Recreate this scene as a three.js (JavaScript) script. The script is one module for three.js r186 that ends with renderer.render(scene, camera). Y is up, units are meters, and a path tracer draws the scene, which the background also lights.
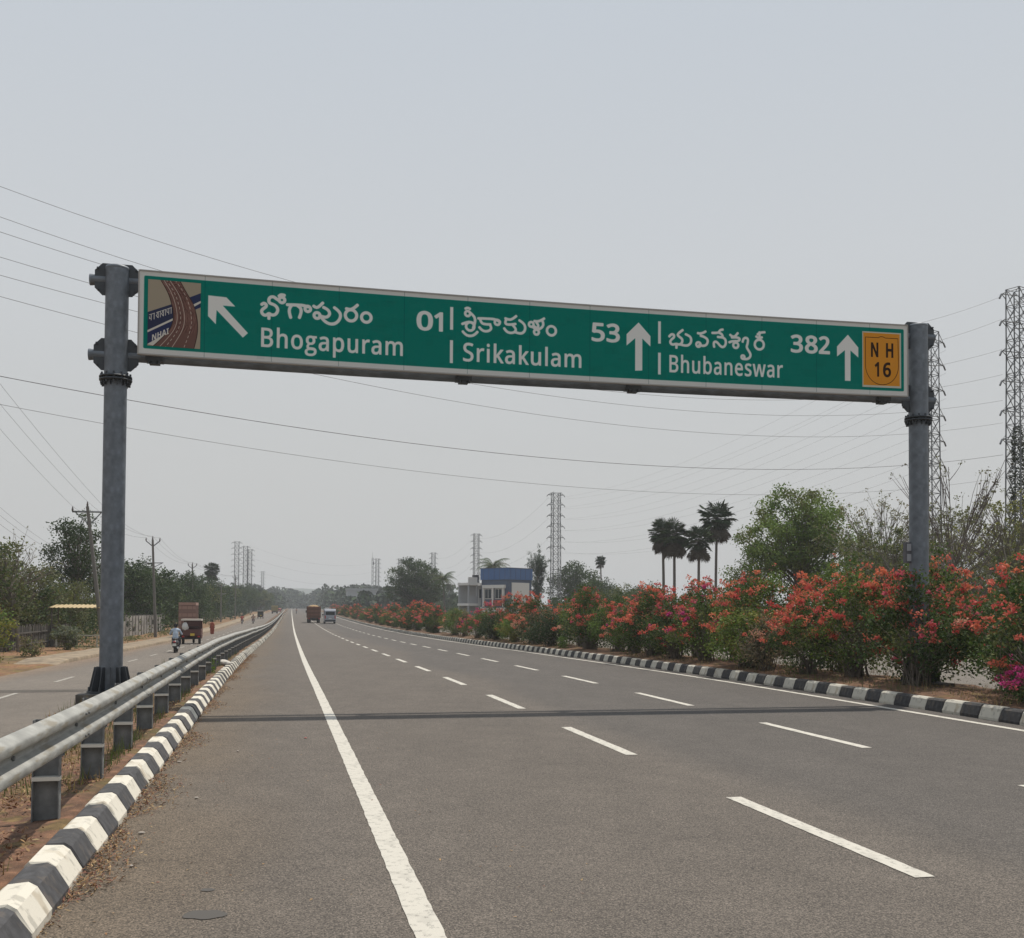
import * as THREE from 'three';
import { mergeGeometries } from 'three/addons/utils/BufferGeometryUtils.js';
import { MarchingCubes } from 'three/addons/objects/MarchingCubes.js';

// ------------------------------------------------------------------ camera, sky, sun, exposure
const scene = new THREE.Scene();
const FULL_H = 1162, FOCAL = 1045;
const camera = new THREE.PerspectiveCamera(2 * Math.atan(FULL_H / 2 / FOCAL) * 180 / Math.PI, 1024 / FULL_H, 0.1, 9000);
camera.position.set(0, 1.78, 0);
camera.rotation.order = 'YXZ';
camera.rotation.set(1.5833 * Math.PI / 180, -12.4515 * Math.PI / 180, 0.3438 * Math.PI / 180);
camera.setViewOffset(1024, FULL_H, 0, 0, 1024, 938);
scene.add(camera);

const sky = (() => {
  const w = 256, h = 256, d = new Float32Array(w * h * 4);
  const stops = [[-90, 0.2, 0.19, 0.18], [-2, 0.33, 0.33, 0.32], [0, 0.515, 0.515, 0.505], [8, 0.53, 0.54, 0.54], [18, 0.55, 0.575, 0.60], [32, 0.51, 0.555, 0.61], [60, 0.46, 0.515, 0.595], [90, 0.44, 0.50, 0.585]];
  for (let j = 0; j < h; j++) {
    const el = -90 + 180 * (j + 0.5) / h;
    let k = 0; while (k < stops.length - 2 && stops[k + 1][0] < el) k++;
    const a = stops[k], b = stops[k + 1], t = Math.min(1, Math.max(0, (el - a[0]) / (b[0] - a[0])));
    for (let i = 0; i < w; i++) { const o = (j * w + i) * 4; for (let c = 0; c < 3; c++) d[o + c] = a[c + 1] + (b[c + 1] - a[c + 1]) * t; d[o + 3] = 1; }
  }
  const t = new THREE.DataTexture(d, w, h, THREE.RGBAFormat, THREE.FloatType);
  t.mapping = THREE.EquirectangularReflectionMapping; t.magFilter = THREE.LinearFilter; t.minFilter = THREE.LinearFilter; t.needsUpdate = true;
  return t;
})();
scene.background = sky; scene.environment = sky;

const sun = new THREE.DirectionalLight(new THREE.Color().setRGB(1, 0.93, 0.83), 3.7);
sun.position.set(22, 70, -24 - 20); sun.target.position.set(0, 0, -20);
sun.castShadow = true; sun.shadow.radius = 2.2; sun.shadow.mapSize.set(4096, 4096);
Object.assign(sun.shadow.camera, { left: -60, right: 60, top: 60, bottom: -60, near: 1, far: 400 });
scene.add(sun, sun.target);
scene.fog = new THREE.FogExp2(new THREE.Color().setRGB(0.60, 0.62, 0.645), 0.00042);

const renderer = new THREE.WebGLRenderer({ antialias: true });
renderer.setSize(1024, 938);
renderer.toneMapping = THREE.LinearToneMapping; renderer.toneMappingExposure = 1.08;
renderer.shadowMap.enabled = true;

// ------------------------------------------------------------------ helpers
const V = (x, y, z) => new THREE.Vector3(x, y, z);
function RNG(seed) { let a = seed >>> 0; return () => { a |= 0; a = a + 0x6D2B79F5 | 0; let t = Math.imul(a ^ a >>> 15, 1 | a); t = t + Math.imul(t ^ t >>> 7, 61 | t) ^ t; return ((t ^ t >>> 14) >>> 0) / 4294967296; }; }
const lerp = (a, b, t) => a + (b - a) * t, clamp = (x, a = 0, b = 1) => Math.min(b, Math.max(a, x));
const smooth = (a, b, x) => { const t = clamp((x - a) / (b - a)); return t * t * (3 - 2 * t); };
// lattice noise, tileable when period is given
const PERM = (() => { const r = RNG(77), p = new Float32Array(65536); for (let i = 0; i < p.length; i++) p[i] = r(); return p; })();
const hash = (x, y) => PERM[((x * 73856093) ^ (y * 19349663)) & 65535];
function vnoise(x, y, per = 0) {
  let xi = Math.floor(x), yi = Math.floor(y); const fx = x - xi, fy = y - yi;
  const u = fx * fx * (3 - 2 * fx), v = fy * fy * (3 - 2 * fy), m = (a) => per ? ((a % per) + per) % per : a & 1023;
  const a = hash(m(xi), m(yi)), b = hash(m(xi + 1), m(yi)), c = hash(m(xi), m(yi + 1)), d = hash(m(xi + 1), m(yi + 1));
  return lerp(lerp(a, b, u), lerp(c, d, u), v);
}
function fbm(x, y, oct = 4, per = 0) { let s = 0, a = 0.5, n = 0; for (let i = 0; i < oct; i++) { s += a * vnoise(x, y, per); n += a; x *= 2; y *= 2; if (per) per *= 2; a *= 0.5; } return s / n; }
function tex(size, fn, srgb = true) {
  const d = new Uint8Array(size * size * 4);
  for (let j = 0; j < size; j++) for (let i = 0; i < size; i++) { const c = fn(i / size, j / size, i, j), o = (j * size + i) * 4; for (let k = 0; k < 3; k++) d[o + k] = clamp(c[k] ?? c[0], 0, 1) * 255; d[o + 3] = 255; }
  const t = new THREE.DataTexture(d, size, size); t.wrapS = t.wrapT = THREE.RepeatWrapping; t.magFilter = THREE.LinearFilter; t.minFilter = THREE.LinearMipmapLinearFilter; t.generateMipmaps = true;
  if (srgb) t.colorSpace = THREE.SRGBColorSpace; t.needsUpdate = true; return t;
}
const lin = (r, g, b) => new THREE.Color().setRGB(r, g, b);
const std = (c, rough = 0.85, extra = {}) => new THREE.MeshStandardMaterial({ color: Array.isArray(c) ? lin(...c) : c, roughness: rough, side: THREE.DoubleSide, ...extra });

// the road's own line: a shallow dip ahead, then a climb, and a slight bend to the right
function spline(knots) {
  return (z) => {
    const n = knots.length; if (z <= knots[0][0]) return knots[0][1]; if (z >= knots[n - 1][0]) return knots[n - 1][1];
    let k = 0; while (knots[k + 1][0] < z) k++;
    const sl = (i) => i <= 0 || i >= n - 1 ? 0 : (knots[i + 1][1] - knots[i - 1][1]) / (knots[i + 1][0] - knots[i - 1][0]);
    const [x0, y0] = knots[k], [x1, y1] = knots[k + 1], h = x1 - x0, t = (z - x0) / h, t2 = t * t, t3 = t2 * t;
    return y0 * (2 * t3 - 3 * t2 + 1) + h * sl(k) * (t3 - 2 * t2 + t) + y1 * (-2 * t3 + 3 * t2) + h * sl(k + 1) * (t3 - t2);
  };
}
const RY = spline([[-40, 0], [10, 0], [26, 0], [45, -0.14], [75, -0.42], [110, -0.6], [150, -0.6], [200, -0.42], [300, 0.05], [500, 0.75], [900, 1.9], [1500, 3]]);
const RX = spline([[-40, 0], [10, 0], [32, 0], [50, 0.1], [68, 0.24], [105, 0.52], [170, 1.06], [300, 2.2], [500, 4.1], [900, 8], [1500, 14]]);
const W = (X, Y, Z) => V(X + RX(Z), Y + RY(Z), -Z);

const used = {};
function numbered(name) { const n = used[name] = (used[name] ?? -1) + 1; return n ? name + '_' + String(n).padStart(3, '0') : name; }
function mesh(name, geo, mat, parent) { const m = new THREE.Mesh(geo, mat); m.name = parent ? name : numbered(name); m.castShadow = m.receiveShadow = true; (parent || scene).add(m); return m; }
function structure(o) { o.userData.kind = 'structure'; return o; }
function tag(o, label, category, group) { o.userData.label = label; o.userData.category = category; if (group) o.userData.group = group; return o; }
function thing(name, label, category, group, pos) { const g = new THREE.Group(); g.name = numbered(name); scene.add(g); if (pos) g.position.copy(pos); return tag(g, label, category, group); }
function dup(o, label, pos, turn = 0, scale) { const c = o.clone(); c.name = numbered(o.name.replace(/_\d\d\d$/, '')); c.userData = { ...o.userData }; if (label) c.userData.label = label; scene.add(c); c.position.copy(pos); c.rotation.set(0, turn, 0); if (scale) c.scale.set(...(Array.isArray(scale) ? scale : [scale, scale, scale])); return c; }

class MB { // gathers small solids into one geometry
  constructor() { this.p = []; this.i = []; this.c = []; this.col = null; }
  color(r, g, b) { this.col = [r, g, b]; return this; }
  vert(x, y, z) { this.p.push(x, y, z); if (this.col) this.c.push(...this.col); return this.p.length / 3 - 1; }
  quad(a, b, c, d) { const i = [a, b, c, d].map((q) => this.vert(q.x, q.y, q.z)); this.i.push(i[0], i[1], i[2], i[0], i[2], i[3]); return this; }
  tri(a, b, c) { this.i.push(...[a, b, c].map((q) => this.vert(q.x, q.y, q.z))); return this; }
  hex(q) { const f = [[0, 1, 2, 3], [7, 6, 5, 4], [0, 4, 5, 1], [1, 5, 6, 2], [2, 6, 7, 3], [3, 7, 4, 0]]; for (const [a, b, c, d] of f) this.quad(q[a], q[b], q[c], q[d]); return this; } // 0-3 one face, 4-7 the opposite
  box(x, y, z, w, h, d, m) {
    const q = [[-1, -1, 1], [1, -1, 1], [1, 1, 1], [-1, 1, 1], [-1, -1, -1], [1, -1, -1], [1, 1, -1], [-1, 1, -1]].map(([a, b, c]) => { const v = V(a * w / 2, b * h / 2, c * d / 2); if (m) v.applyMatrix4(m); return v.add(V(x, y, z)); });
    return this.hex(q);
  }
  rod(a, b, r0, r1 = r0, n = 6, caps = false) {
    const d = b.clone().sub(a).normalize(), u = Math.abs(d.y) < 0.9 ? V(0, 1, 0) : V(1, 0, 0), s = u.clone().cross(d).normalize(), t = d.clone().cross(s), A = [], B = [];
    for (let k = 0; k < n; k++) { const f = k / n * Math.PI * 2, o = s.clone().multiplyScalar(Math.cos(f)).addScaledVector(t, Math.sin(f)); A.push(this.vert(...a.clone().addScaledVector(o, r0))); B.push(this.vert(...b.clone().addScaledVector(o, r1))); }
    for (let k = 0; k < n; k++) { const l = (k + 1) % n; this.i.push(A[k], A[l], B[l], A[k], B[l], B[k]); }
    if (caps) for (const [R, c, fl] of [[A, a, 1], [B, b, 0]]) { const o = this.vert(...c); const R2 = R.map((q) => this.vert(this.p[q * 3], this.p[q * 3 + 1], this.p[q * 3 + 2])); for (let k = 0; k < n; k++) { const l = (k + 1) % n; fl ? this.i.push(o, R2[l], R2[k]) : this.i.push(o, R2[k], R2[l]); } }
    return this;
  }
  path(pts, r0, r1 = r0, n = 5) { for (let k = 0; k < pts.length - 1; k++) this.rod(pts[k], pts[k + 1], lerp(r0, r1, k / (pts.length - 1)), lerp(r0, r1, (k + 1) / (pts.length - 1)), n); return this; }
  geo() {
    const g = new THREE.BufferGeometry(); g.setAttribute('position', new THREE.Float32BufferAttribute(this.p, 3)); g.setIndex(this.i);
    if (this.c.length) g.setAttribute('color', new THREE.Float32BufferAttribute(this.c, 3));
    g.computeVertexNormals(); return g;
  }
  make(name, mat, parent) { return mesh(name, this.geo(), mat, parent); }
}
// uv in metres, laid on by the way each face points
function boxUV(g, s = 1) {
  const gg = g.index ? g.toNonIndexed() : g, P = gg.attributes.position, uv = new Float32Array(P.count * 2), a = V(), b = V(), c = V();
  for (let i = 0; i < P.count; i += 3) {
    a.fromBufferAttribute(P, i); b.fromBufferAttribute(P, i + 1); c.fromBufferAttribute(P, i + 2);
    const n = b.clone().sub(a).cross(c.clone().sub(a)), ax = Math.abs(n.x), ay = Math.abs(n.y), az = Math.abs(n.z);
    [a, b, c].forEach((q, k) => { const [u, v] = ay >= ax && ay >= az ? [q.x, q.z] : ax >= az ? [q.z, q.y] : [q.x, q.y]; uv[(i + k) * 2] = u * s; uv[(i + k) * 2 + 1] = v * s; });
  }
  gg.setAttribute('uv', new THREE.BufferAttribute(uv, 2)); return gg;
}
function lathe(pts, n = 24) { return new THREE.LatheGeometry(pts.map(([r, y]) => new THREE.Vector2(r, y)), n); }
const moved = (g, x, y, z, ry = 0, rx = 0, rz = 0) => { if (rx) g.rotateX(rx); if (rz) g.rotateZ(rz); if (ry) g.rotateY(ry); g.translate(x, y, z); return g; };
const merge = (list) => mergeGeometries(list.map((g) => { const q = g.index ? g.toNonIndexed() : g; for (const k of Object.keys(q.attributes)) if (!['position', 'normal'].includes(k)) q.deleteAttribute(k); return q; }));

// ------------------------------------------------------------------ surfaces
const tAsphalt = tex(1024, (u, v, i, j) => {
  const grain = hash(i, j), g2 = hash(i >> 1, j >> 1), n = fbm(u * 16, v * 16, 4, 16), big = fbm(u * 4, v * 4, 3, 4);
  let l = 0.66 + (grain - 0.5) * 0.30 + (g2 - 0.5) * 0.42 + (n - 0.5) * 0.08 + (big - 0.5) * 0.05;
  if (hash(i >> 1, (j >> 1) + 999) > 0.975) l += 0.2; if (hash((i >> 1) + 501, j >> 1) > 0.975) l -= 0.22;
  return [l, l * 0.985, l * 0.965];
});
const tAsphaltBump = tex(512, (u, v, i, j) => [0.5 + (hash(i, j) - 0.5) * 0.6 + (hash(i >> 1, j >> 1) - 0.5) * 0.4], false);
const tSoil = tex(1024, (u, v, i, j) => {
  const n = fbm(u * 24, v * 24, 5, 24), b = fbm(u * 5 + 9, v * 5, 4, 5), g = hash(i >> 1, j >> 1);
  let l = 0.62 + (n - 0.5) * 0.5 + (g - 0.5) * 0.22, r = l * 1.04, gg = l * lerp(0.88, 0.95, b), bb = l * lerp(0.76, 0.84, b);
  if (hash(i >> 2, j >> 2) > 0.985) { r = gg = bb = 0.78; }
  const dry = smooth(0.55, 0.7, fbm(u * 9 + 3, v * 9 + 7, 4, 9)); return [lerp(r, l * 1.0, dry), lerp(gg, l * 0.97, dry), lerp(bb, l * 0.72, dry)];
});
const tConcrete = tex(512, (u, v, i, j) => { const n = fbm(u * 8, v * 8, 5, 8), l = 0.72 + (n - 0.5) * 0.42 + (hash(i, j) - 0.5) * 0.1; return [l, l * 0.99, l * 0.97]; });
const tWhitePaint = tex(512, (u, v, i, j) => { // worn white road paint: grit shows through
  const n = fbm(u * 24, v * 24, 4, 24), m = fbm(u * 6, v * 6, 3, 6); let l = 0.93 - (hash(i, j) - 0.5) * 0.08;
  const w = smooth(0.62, 0.74, n * 0.7 + hash(i >> 1, j >> 1) * 0.3) * 0.6 + smooth(0.55, 0.8, m) * 0.14; l = lerp(l, 0.5, w); return [l, l * 0.985, l * 0.955];
});
const tKerbWhite = tex(512, (u, v, i, j) => { const n = fbm(u * 10, v * 10, 5, 10), s = fbm(u * 3, v * 14, 3, 1); let l = 0.9 - smooth(0.58, 0.75, n) * 0.14 - (hash(i, j) - 0.5) * 0.07; const d = smooth(0.56, 0.75, fbm(u * 5 + 2, v * 5, 4, 5)); return [lerp(l, 0.66, d * 0.4), lerp(l * 0.985, 0.6, d * 0.4), lerp(l * 0.94, 0.51, d * 0.4)]; });
const tKerbBlack = tex(512, (u, v, i, j) => { const n = fbm(u * 12, v * 12, 5, 12); let l = 0.42 + (n - 0.5) * 0.3 + (hash(i, j) - 0.5) * 0.1; const d = smooth(0.6, 0.72, fbm(u * 6 + 5, v * 6, 4, 6)); return [lerp(l, 0.66, d * 0.5), lerp(l, 0.6, d * 0.5), lerp(l * 1.02, 0.54, d * 0.5)]; });
const tZinc = tex(512, (u, v, i, j) => { const n = fbm(u * 10, v * 10, 5, 10), s = fbm(u * 40, v * 3, 3, 1); const l = 0.78 + (n - 0.5) * 0.3 + (hash(i >> 1, j >> 1) - 0.5) * 0.06; const d = smooth(0.6, 0.75, fbm(u * 4, v * 12, 4, 4)); return [lerp(l, 0.6, d * 0.4), lerp(l, 0.53, d * 0.4), lerp(l, 0.42, d * 0.4)]; });
const tPole = tex(512, (u, v, i, j) => { const n = fbm(u * 6, v * 18, 5, 6), m = fbm(u * 3 + 4, v * 2, 3, 3); const l = 0.74 + (n - 0.5) * 0.3 + (m - 0.5) * 0.2 + (hash(i, j) - 0.5) * 0.05; return [l, l, l]; });

const mRoad = std([0.252, 0.229, 0.206], 0.93, { map: tAsphalt, bumpMap: tAsphaltBump, bumpScale: 0.004, vertexColors: true });
const mRoadOld = std([0.33, 0.305, 0.28], 0.95, { map: tAsphalt, bumpMap: tAsphaltBump, bumpScale: 0.004, vertexColors: true });
const mSoil = std([0.46, 0.40, 0.335], 1, { map: tSoil, vertexColors: true });
const mPaintOld = std([0.42, 0.41, 0.39], 0.85, { map: tWhitePaint }), mPaint = std([0.60, 0.59, 0.555], 0.75, { map: tWhitePaint });
const mConcrete = std([0.5, 0.48, 0.45], 0.92, { map: tConcrete });
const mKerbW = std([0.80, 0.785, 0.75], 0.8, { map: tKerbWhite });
const mKerbW2 = std([0.60, 0.59, 0.56], 0.85, { map: tKerbWhite }), mKerbB2 = std([0.25, 0.245, 0.24], 0.85, { map: tKerbBlack });  // greyed white: stains and dust, plus shade painted in for the median kerb
const mKerbB = std([0.33, 0.33, 0.34], 0.8, { map: tKerbBlack });
const mZinc = std([0.52, 0.52, 0.485], 0.6, { map: tZinc, metalness: 0.25 });
const mPostSteel = std([0.30, 0.31, 0.31], 0.75, { map: tZinc });
const mBand = std([0.62, 0.6, 0.54], 0.7);
const mPole = std([0.26, 0.30, 0.345], 0.55, { map: tPole, metalness: 0.2 });
const mPoleDark = std([0.10, 0.115, 0.13], 0.6, { map: tPole, metalness: 0.2 });

// ribbon along the road: profile [[X, Y]...], given stations Z
function stations(z0, z1, near = 0.5, grow = 0.02) { const s = [z0]; let z = z0; while (z < z1) { z += Math.max(near, grow * Math.abs(z)); s.push(Math.min(z, z1)); } return s; }
function ribbon(prof, zs, uvS, colorFn, liftFn) {
  const p = [], uv = [], c = [], idx = [], n = prof.length;
  zs.forEach((z, j) => prof.forEach(([X, Y], i) => {
    const q = W(X, Y + (liftFn ? liftFn(X, z, i) : 0), z); p.push(q.x, q.y, q.z); uv.push(X * uvS, z * uvS); const k = colorFn ? colorFn(X, z) : [1, 1, 1]; c.push(...k);
    if (j && i) { const a = (j - 1) * n + i - 1, b = j * n + i - 1; idx.push(a, a + 1, b + 1, a, b + 1, b); }
  }));
  const g = new THREE.BufferGeometry(); g.setAttribute('position', new THREE.Float32BufferAttribute(p, 3)); g.setAttribute('uv', new THREE.Float32BufferAttribute(uv, 2)); g.setAttribute('color', new THREE.Float32BufferAttribute(c, 3)); g.setIndex(idx); g.computeVertexNormals(); return g;
}
const span = (a, b, n, y = 0) => Array.from({ length: n + 1 }, (_, i) => [lerp(a, b, i / n), typeof y === 'function' ? y(lerp(a, b, i / n)) : y]);

// wide ground under everything, out to the horizon
{
  const zs = [-120, -40, -10, 10, 30, 50, 70, 90, 110, 150, 200, 250, 300, 400, 500, 700, 900, 1200, 1500, 2200, 3200, 4500], xs = [-3500, -1500, -600, -250, -120, -60, -30, -12, 0, 14, 30, 60, 120, 250, 600, 1500, 3500];
  const g = ribbon(xs.map((x) => [x, -1.0]), zs, 0.12, (x, z) => { const n = fbm(x * 0.02 + 50, z * 0.02 + 50, 3); return [0.75 + n * 0.3, 0.8 + n * 0.25, 0.62 + n * 0.3]; });
  structure(mesh('ground', g, mSoil));
}
// main carriageway: worn dusty left lane, smoother greyer right lanes
const roadColor = (X, z) => {
  const n = fbm(X * 0.35 + 30, z * 0.06 + 40, 4), m = fbm(X * 1.1 + 7, z * 0.35 + 3, 3);
  let l = 0.90 + (n - 0.5) * 0.20 + (m - 0.5) * 0.07;
  const newer = smooth(4.6, 5.6, X + (fbm(z * 0.08, 2, 3) - 0.5) * 2.2); // the re-laid right half
  l *= lerp(1.02, 0.80, newer * (0.75 + 0.25 * n));
  const tracks = [1.75, 3.35, 5.1, 6.7, 8.3, 9.9].reduce((s, t) => s + Math.exp(-(((X - t) / 0.32) ** 2)), 0); l *= 1 - 0.05 * tracks * (0.5 + m);
  const dust = smooth(0.1, -1.2, X + (m - 0.5) * 1.2); // silt washed against the kerb
  return [l * lerp(1.0, 1.16, dust) * lerp(1.02, 0.985, newer), l * lerp(0.985, 1.05, dust), l * lerp(0.955, 0.88, dust) * lerp(1, 1.055, newer)];
};
const road = structure(mesh('highway_road', ribbon(span(-1.32, 11.46, 40), stations(-12, 1450, 0.5, 0.015), 0.25, roadColor), mRoad));
// the other carriageway beyond the median
structure(mesh('opposite_road', ribbon(span(15.6, 27, 14, -0.02), stations(-12, 1450, 1.5, 0.03), 0.25, (X, z) => { const l = 1.0 + (fbm(X * 0.4, z * 0.07 + 9, 4) - 0.5) * 0.3; return [l * 1.02, l, l * 0.96]; }), mRoadOld));
// service road on the left, lower than the highway
const SY = -0.42;
const service = structure(mesh('service_road', ribbon(span(-8.95, -3.9, 14, SY), stations(-12, 900, 0.7, 0.02), 0.25, (X, z) => {
  const n = fbm(X * 0.5 + 3, z * 0.09 + 5, 4), d = smooth(-7.4, -9, X + (n - 0.5) * 2); const l = 0.98 + (n - 0.5) * 0.34; return [l * lerp(1.03, 1.35, d), l * lerp(0.99, 1.08, d), l * lerp(0.94, 0.84, d)];
}), mRoadOld));
// soil strips: separator on the left, median, verges
structure(mesh('separator_soil', ribbon([[-1.46, 0.15], [-1.6, 0.17], [-1.9, 0.14], [-2.3, 0.12], [-2.8, 0.06], [-3.3, -0.12], [-3.7, -0.36], [-4.05, SY - 0.03]], stations(-12, 900, 0.35, 0.02), 0.5,
  (X, z) => { const n = fbm(X * 1.6, z * 1.1, 4), g = smooth(0.5, 0.62, fbm(X * 0.8 + 20, z * 0.5, 3)); return [lerp(0.82, 0.55, g) + (n - 0.5) * 0.3, lerp(0.66, 0.52, g) + (n - 0.5) * 0.25, lerp(0.6, 0.36, g) + (n - 0.5) * 0.2]; },
  (X, z, i) => i > 0 && i < 7 ? (fbm(X * 3, z * 3, 3) - 0.5) * 0.11 : 0), mSoil));
structure(mesh('median_soil', ribbon([[11.66, 0.22], [11.9, 0.24], [12.3, 0.27], [12.8, 0.28], [13.4, 0.27], [14.2, 0.22], [15.0, 0.14], [15.62, -0.04]], stations(-12, 900, 0.4, 0.02), 0.4,
  (X, z) => { const n = fbm(X * 1.4, z * 0.9 + 40, 4); return [0.62 + (n - 0.5) * 0.4, 0.48 + (n - 0.5) * 0.34, 0.39 + (n - 0.5) * 0.3]; }, (X, z, i) => i > 0 && i < 7 ? (fbm(X * 2.5, z * 2.5 + 60, 3) - 0.5) * 0.16 : 0), mSoil));  // darker brown: bush litter, and shade of the bushes mixed into the colour
structure(mesh('left_verge', ribbon([[-8.9, SY - 0.03], [-9.6, SY + 0.02], [-10.6, SY + 0.06], [-12, SY + 0.1], [-14, SY + 0.12], [-17, SY + 0.1], [-24, SY - 0.1], [-60, SY - 0.4]], stations(-12, 1200, 0.8, 0.025), 0.3,
  (X, z) => { const n = fbm(X * 0.5, z * 0.4 + 11, 4), g = smooth(0.5, 0.64, fbm(X * 0.25 + 8, z * 0.16, 3)); return [lerp(1.08, 0.68, g) + (n - 0.5) * 0.4, lerp(0.86, 0.66, g) + (n - 0.5) * 0.32, lerp(0.66, 0.42, g) + (n - 0.5) * 0.26]; }, (X, z, i) => i > 1 ? (fbm(X * 0.9, z * 0.9, 3) - 0.5) * 0.22 : 0), mSoil));
structure(mesh('right_verge', ribbon([[26.9, -0.05], [27.6, -0.04], [30, -0.25], [34, -0.4], [40, -0.45], [55, -0.5], [90, -0.6], [200, -0.75]], stations(-12, 1200, 1, 0.03), 0.3,
  (X, z) => { const n = fbm(X * 0.3, z * 0.3 + 21, 4); return [0.85 + (n - 0.5) * 0.4, 0.76 + (n - 0.5) * 0.36, 0.5 + (n - 0.5) * 0.3]; }), mSoil));

// painted lines: strips 5 mm above the asphalt with slightly ragged edges
function stripe(X0, X1, z0, z1, seed, parent, name = 'lane_dash', lift = 0.005, base = 0, mat = mPaint) {
  const r = RNG(seed), zs = stations(z0, z1, 0.12, 0.012), p = [], uv = [], idx = [];
  zs.forEach((z, j) => { const jit = () => (r() - 0.5) * 0.009; for (const X of [X0 + jit(), X1 + jit()]) { const q = W(X, lift + base, z); p.push(q.x, q.y, q.z); uv.push(X, z); } if (j) { const a = j * 2 - 2; idx.push(a, a + 1, a + 3, a, a + 3, a + 2); } });
  const g = new THREE.BufferGeometry(); g.setAttribute('position', new THREE.Float32BufferAttribute(p, 3)); g.setAttribute('uv', new THREE.Float32BufferAttribute(uv, 2)); g.setIndex(idx); g.computeVertexNormals();
  return mesh(name, g, mat, parent);
}
stripe(0.73, 0.90, -8, 900, 1, road, 'edge_line');
stripe(10.88, 11.03, -8, 900, 2, road, 'edge_line');
for (let k = 0; k < 42; k++) { stripe(4.17, 4.32, -5.7 + 6 * k, -2.65 + 6 * k, 10 + k, road); stripe(7.44, 7.585, -5.6 + 6 * k, -2.55 + 6 * k, 60 + k, road); }
for (let k = 0; k < 26; k++) stripe(-6.65, -6.53, 4 + 7.4 * k, 6.8 + 7.4 * k, 120 + k, service, 'lane_dash', 0.006, SY, mPaintOld);
// a darker-coloured band crossing the service road and an oily stain by the edge line
mesh('dark_band', ribbon([[-8.6, 0], [-7.2, 0], [-5.8, 0], [-4.2, 0]], [29.2, 29.35, 29.9, 30.15], 0.25, (X, z) => [0.55, 0.53, 0.5], () => SY + 0.004), mRoadOld, service);
{
  const r = RNG(4), p = [0, 0, 0], idx = []; const n = 46;
  for (let k = 0; k < n; k++) { const a = k / n * Math.PI * 2, R = 0.9 + 0.12 * Math.sin(a * 2 + 1) + 0.07 * Math.sin(a * 5) + 0.06 * r(); p.push(Math.cos(a) * 0.12 * R, 0, Math.sin(a) * 0.11 * R); idx.push(0, 1 + (k + 1) % n, 1 + k); }
  const g = new THREE.BufferGeometry(); g.setAttribute('position', new THREE.Float32BufferAttribute(p, 3)); g.setIndex(idx); g.computeVertexNormals();
  const m = mesh('oil_stain', g, std([0.08, 0.074, 0.068], 0.95), road); m.position.copy(W(-0.41, 0.004, 6.35));
  const m2 = mesh('oil_stain', g, m.material, road); m2.position.copy(W(-0.43, 0.004, 6.9)); m2.scale.set(0.35, 1, 0.4);
}

// ------------------------------------------------------------------ kerbs: painted blocks, half a metre each
function blockGeo(w, wTop, h, len, seed) { // face towards +X, chamfered top edges
  const r = RNG(seed), j = () => (r() - 0.5) * 0.014, ch = 0.028, prof = [[w, -0.05], [w, 0.04], [wTop + ch * 0.4, h - ch], [wTop - ch, h], [ch, h], [0, h - ch], [0, -0.05]].map(([x, y]) => [x + j(), y + j()]);
  const b = new MB(), e = 0.012, L = len / 2 - 0.004, ring = (z, s) => prof.map(([x, y]) => V(x - s * (x > w / 2 ? e : -e) * (y > 0.1 ? 1 : 0.3), y - s * (y > h - ch * 1.5 ? e : 0), z + j() * 0.4));
  const R = [ring(-L, 1), ring(-L + e, 0), ring(0, 0), ring(L - e, 0), ring(L, 1)];
  for (let k = 0; k < 4; k++) for (let i = 0; i < prof.length - 1; i++) b.quad(R[k][i], R[k][i + 1], R[k + 1][i + 1], R[k + 1][i]);
  for (const [q, f] of [[R[0], 1], [R[4], 0]]) for (let i = 1; i < prof.length - 1; i++) f ? b.tri(q[0], q[i + 1], q[i]) : b.tri(q[0], q[i], q[i + 1]);
  return boxUV(b.geo(), 1.4);
}
function kerb(name, X, w, wTop, h, mirror, z0, seed, mW, mB) {
  const k = structure(new THREE.Group()); k.name = name; scene.add(k);
  const vars = [0, 1, 2, 3, 4, 5].map((s) => { const g = blockGeo(w, wTop, h, 0.5, seed + s); const uv = g.attributes.uv; for (let i = 0; i < uv.count; i++) uv.setXY(i, uv.getX(i) + s * 0.37, uv.getY(i) + s * 0.21); return g; });
  const r = RNG(seed), far = [[], []];
  for (let i = 0; i < 820; i++) {
    const z = z0 + 0.25 + i * 0.5, white = Math.floor((z + 1e-6) / 0.5) % 2 === 0, p = W(X, (r() - 0.5) * 0.012, z), turn = (RX(z + 0.5) - RX(z - 0.5)) * -1 + (r() - 0.5) * 0.02, vi = Math.floor(r() * 6);
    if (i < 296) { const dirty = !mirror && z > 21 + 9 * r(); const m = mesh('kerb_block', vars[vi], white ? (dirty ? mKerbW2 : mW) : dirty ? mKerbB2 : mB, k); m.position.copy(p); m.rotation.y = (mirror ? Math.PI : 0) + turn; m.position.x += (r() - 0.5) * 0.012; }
    else { const g = vars[vi].clone(); if (mirror) g.rotateY(Math.PI); g.translate(p.x, p.y, p.z); far[white ? 0 : 1].push(g); }
  }
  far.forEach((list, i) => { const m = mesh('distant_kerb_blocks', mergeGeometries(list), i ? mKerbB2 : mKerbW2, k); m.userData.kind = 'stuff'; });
}
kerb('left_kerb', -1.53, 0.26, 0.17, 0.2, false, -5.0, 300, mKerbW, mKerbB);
kerb('median_kerb', 11.72, 0.26, 0.19, 0.23, true, -5.0, 340, mKerbW2, mKerbB2);  // greyer white carries the shade of this kerb, along with its stains

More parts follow.
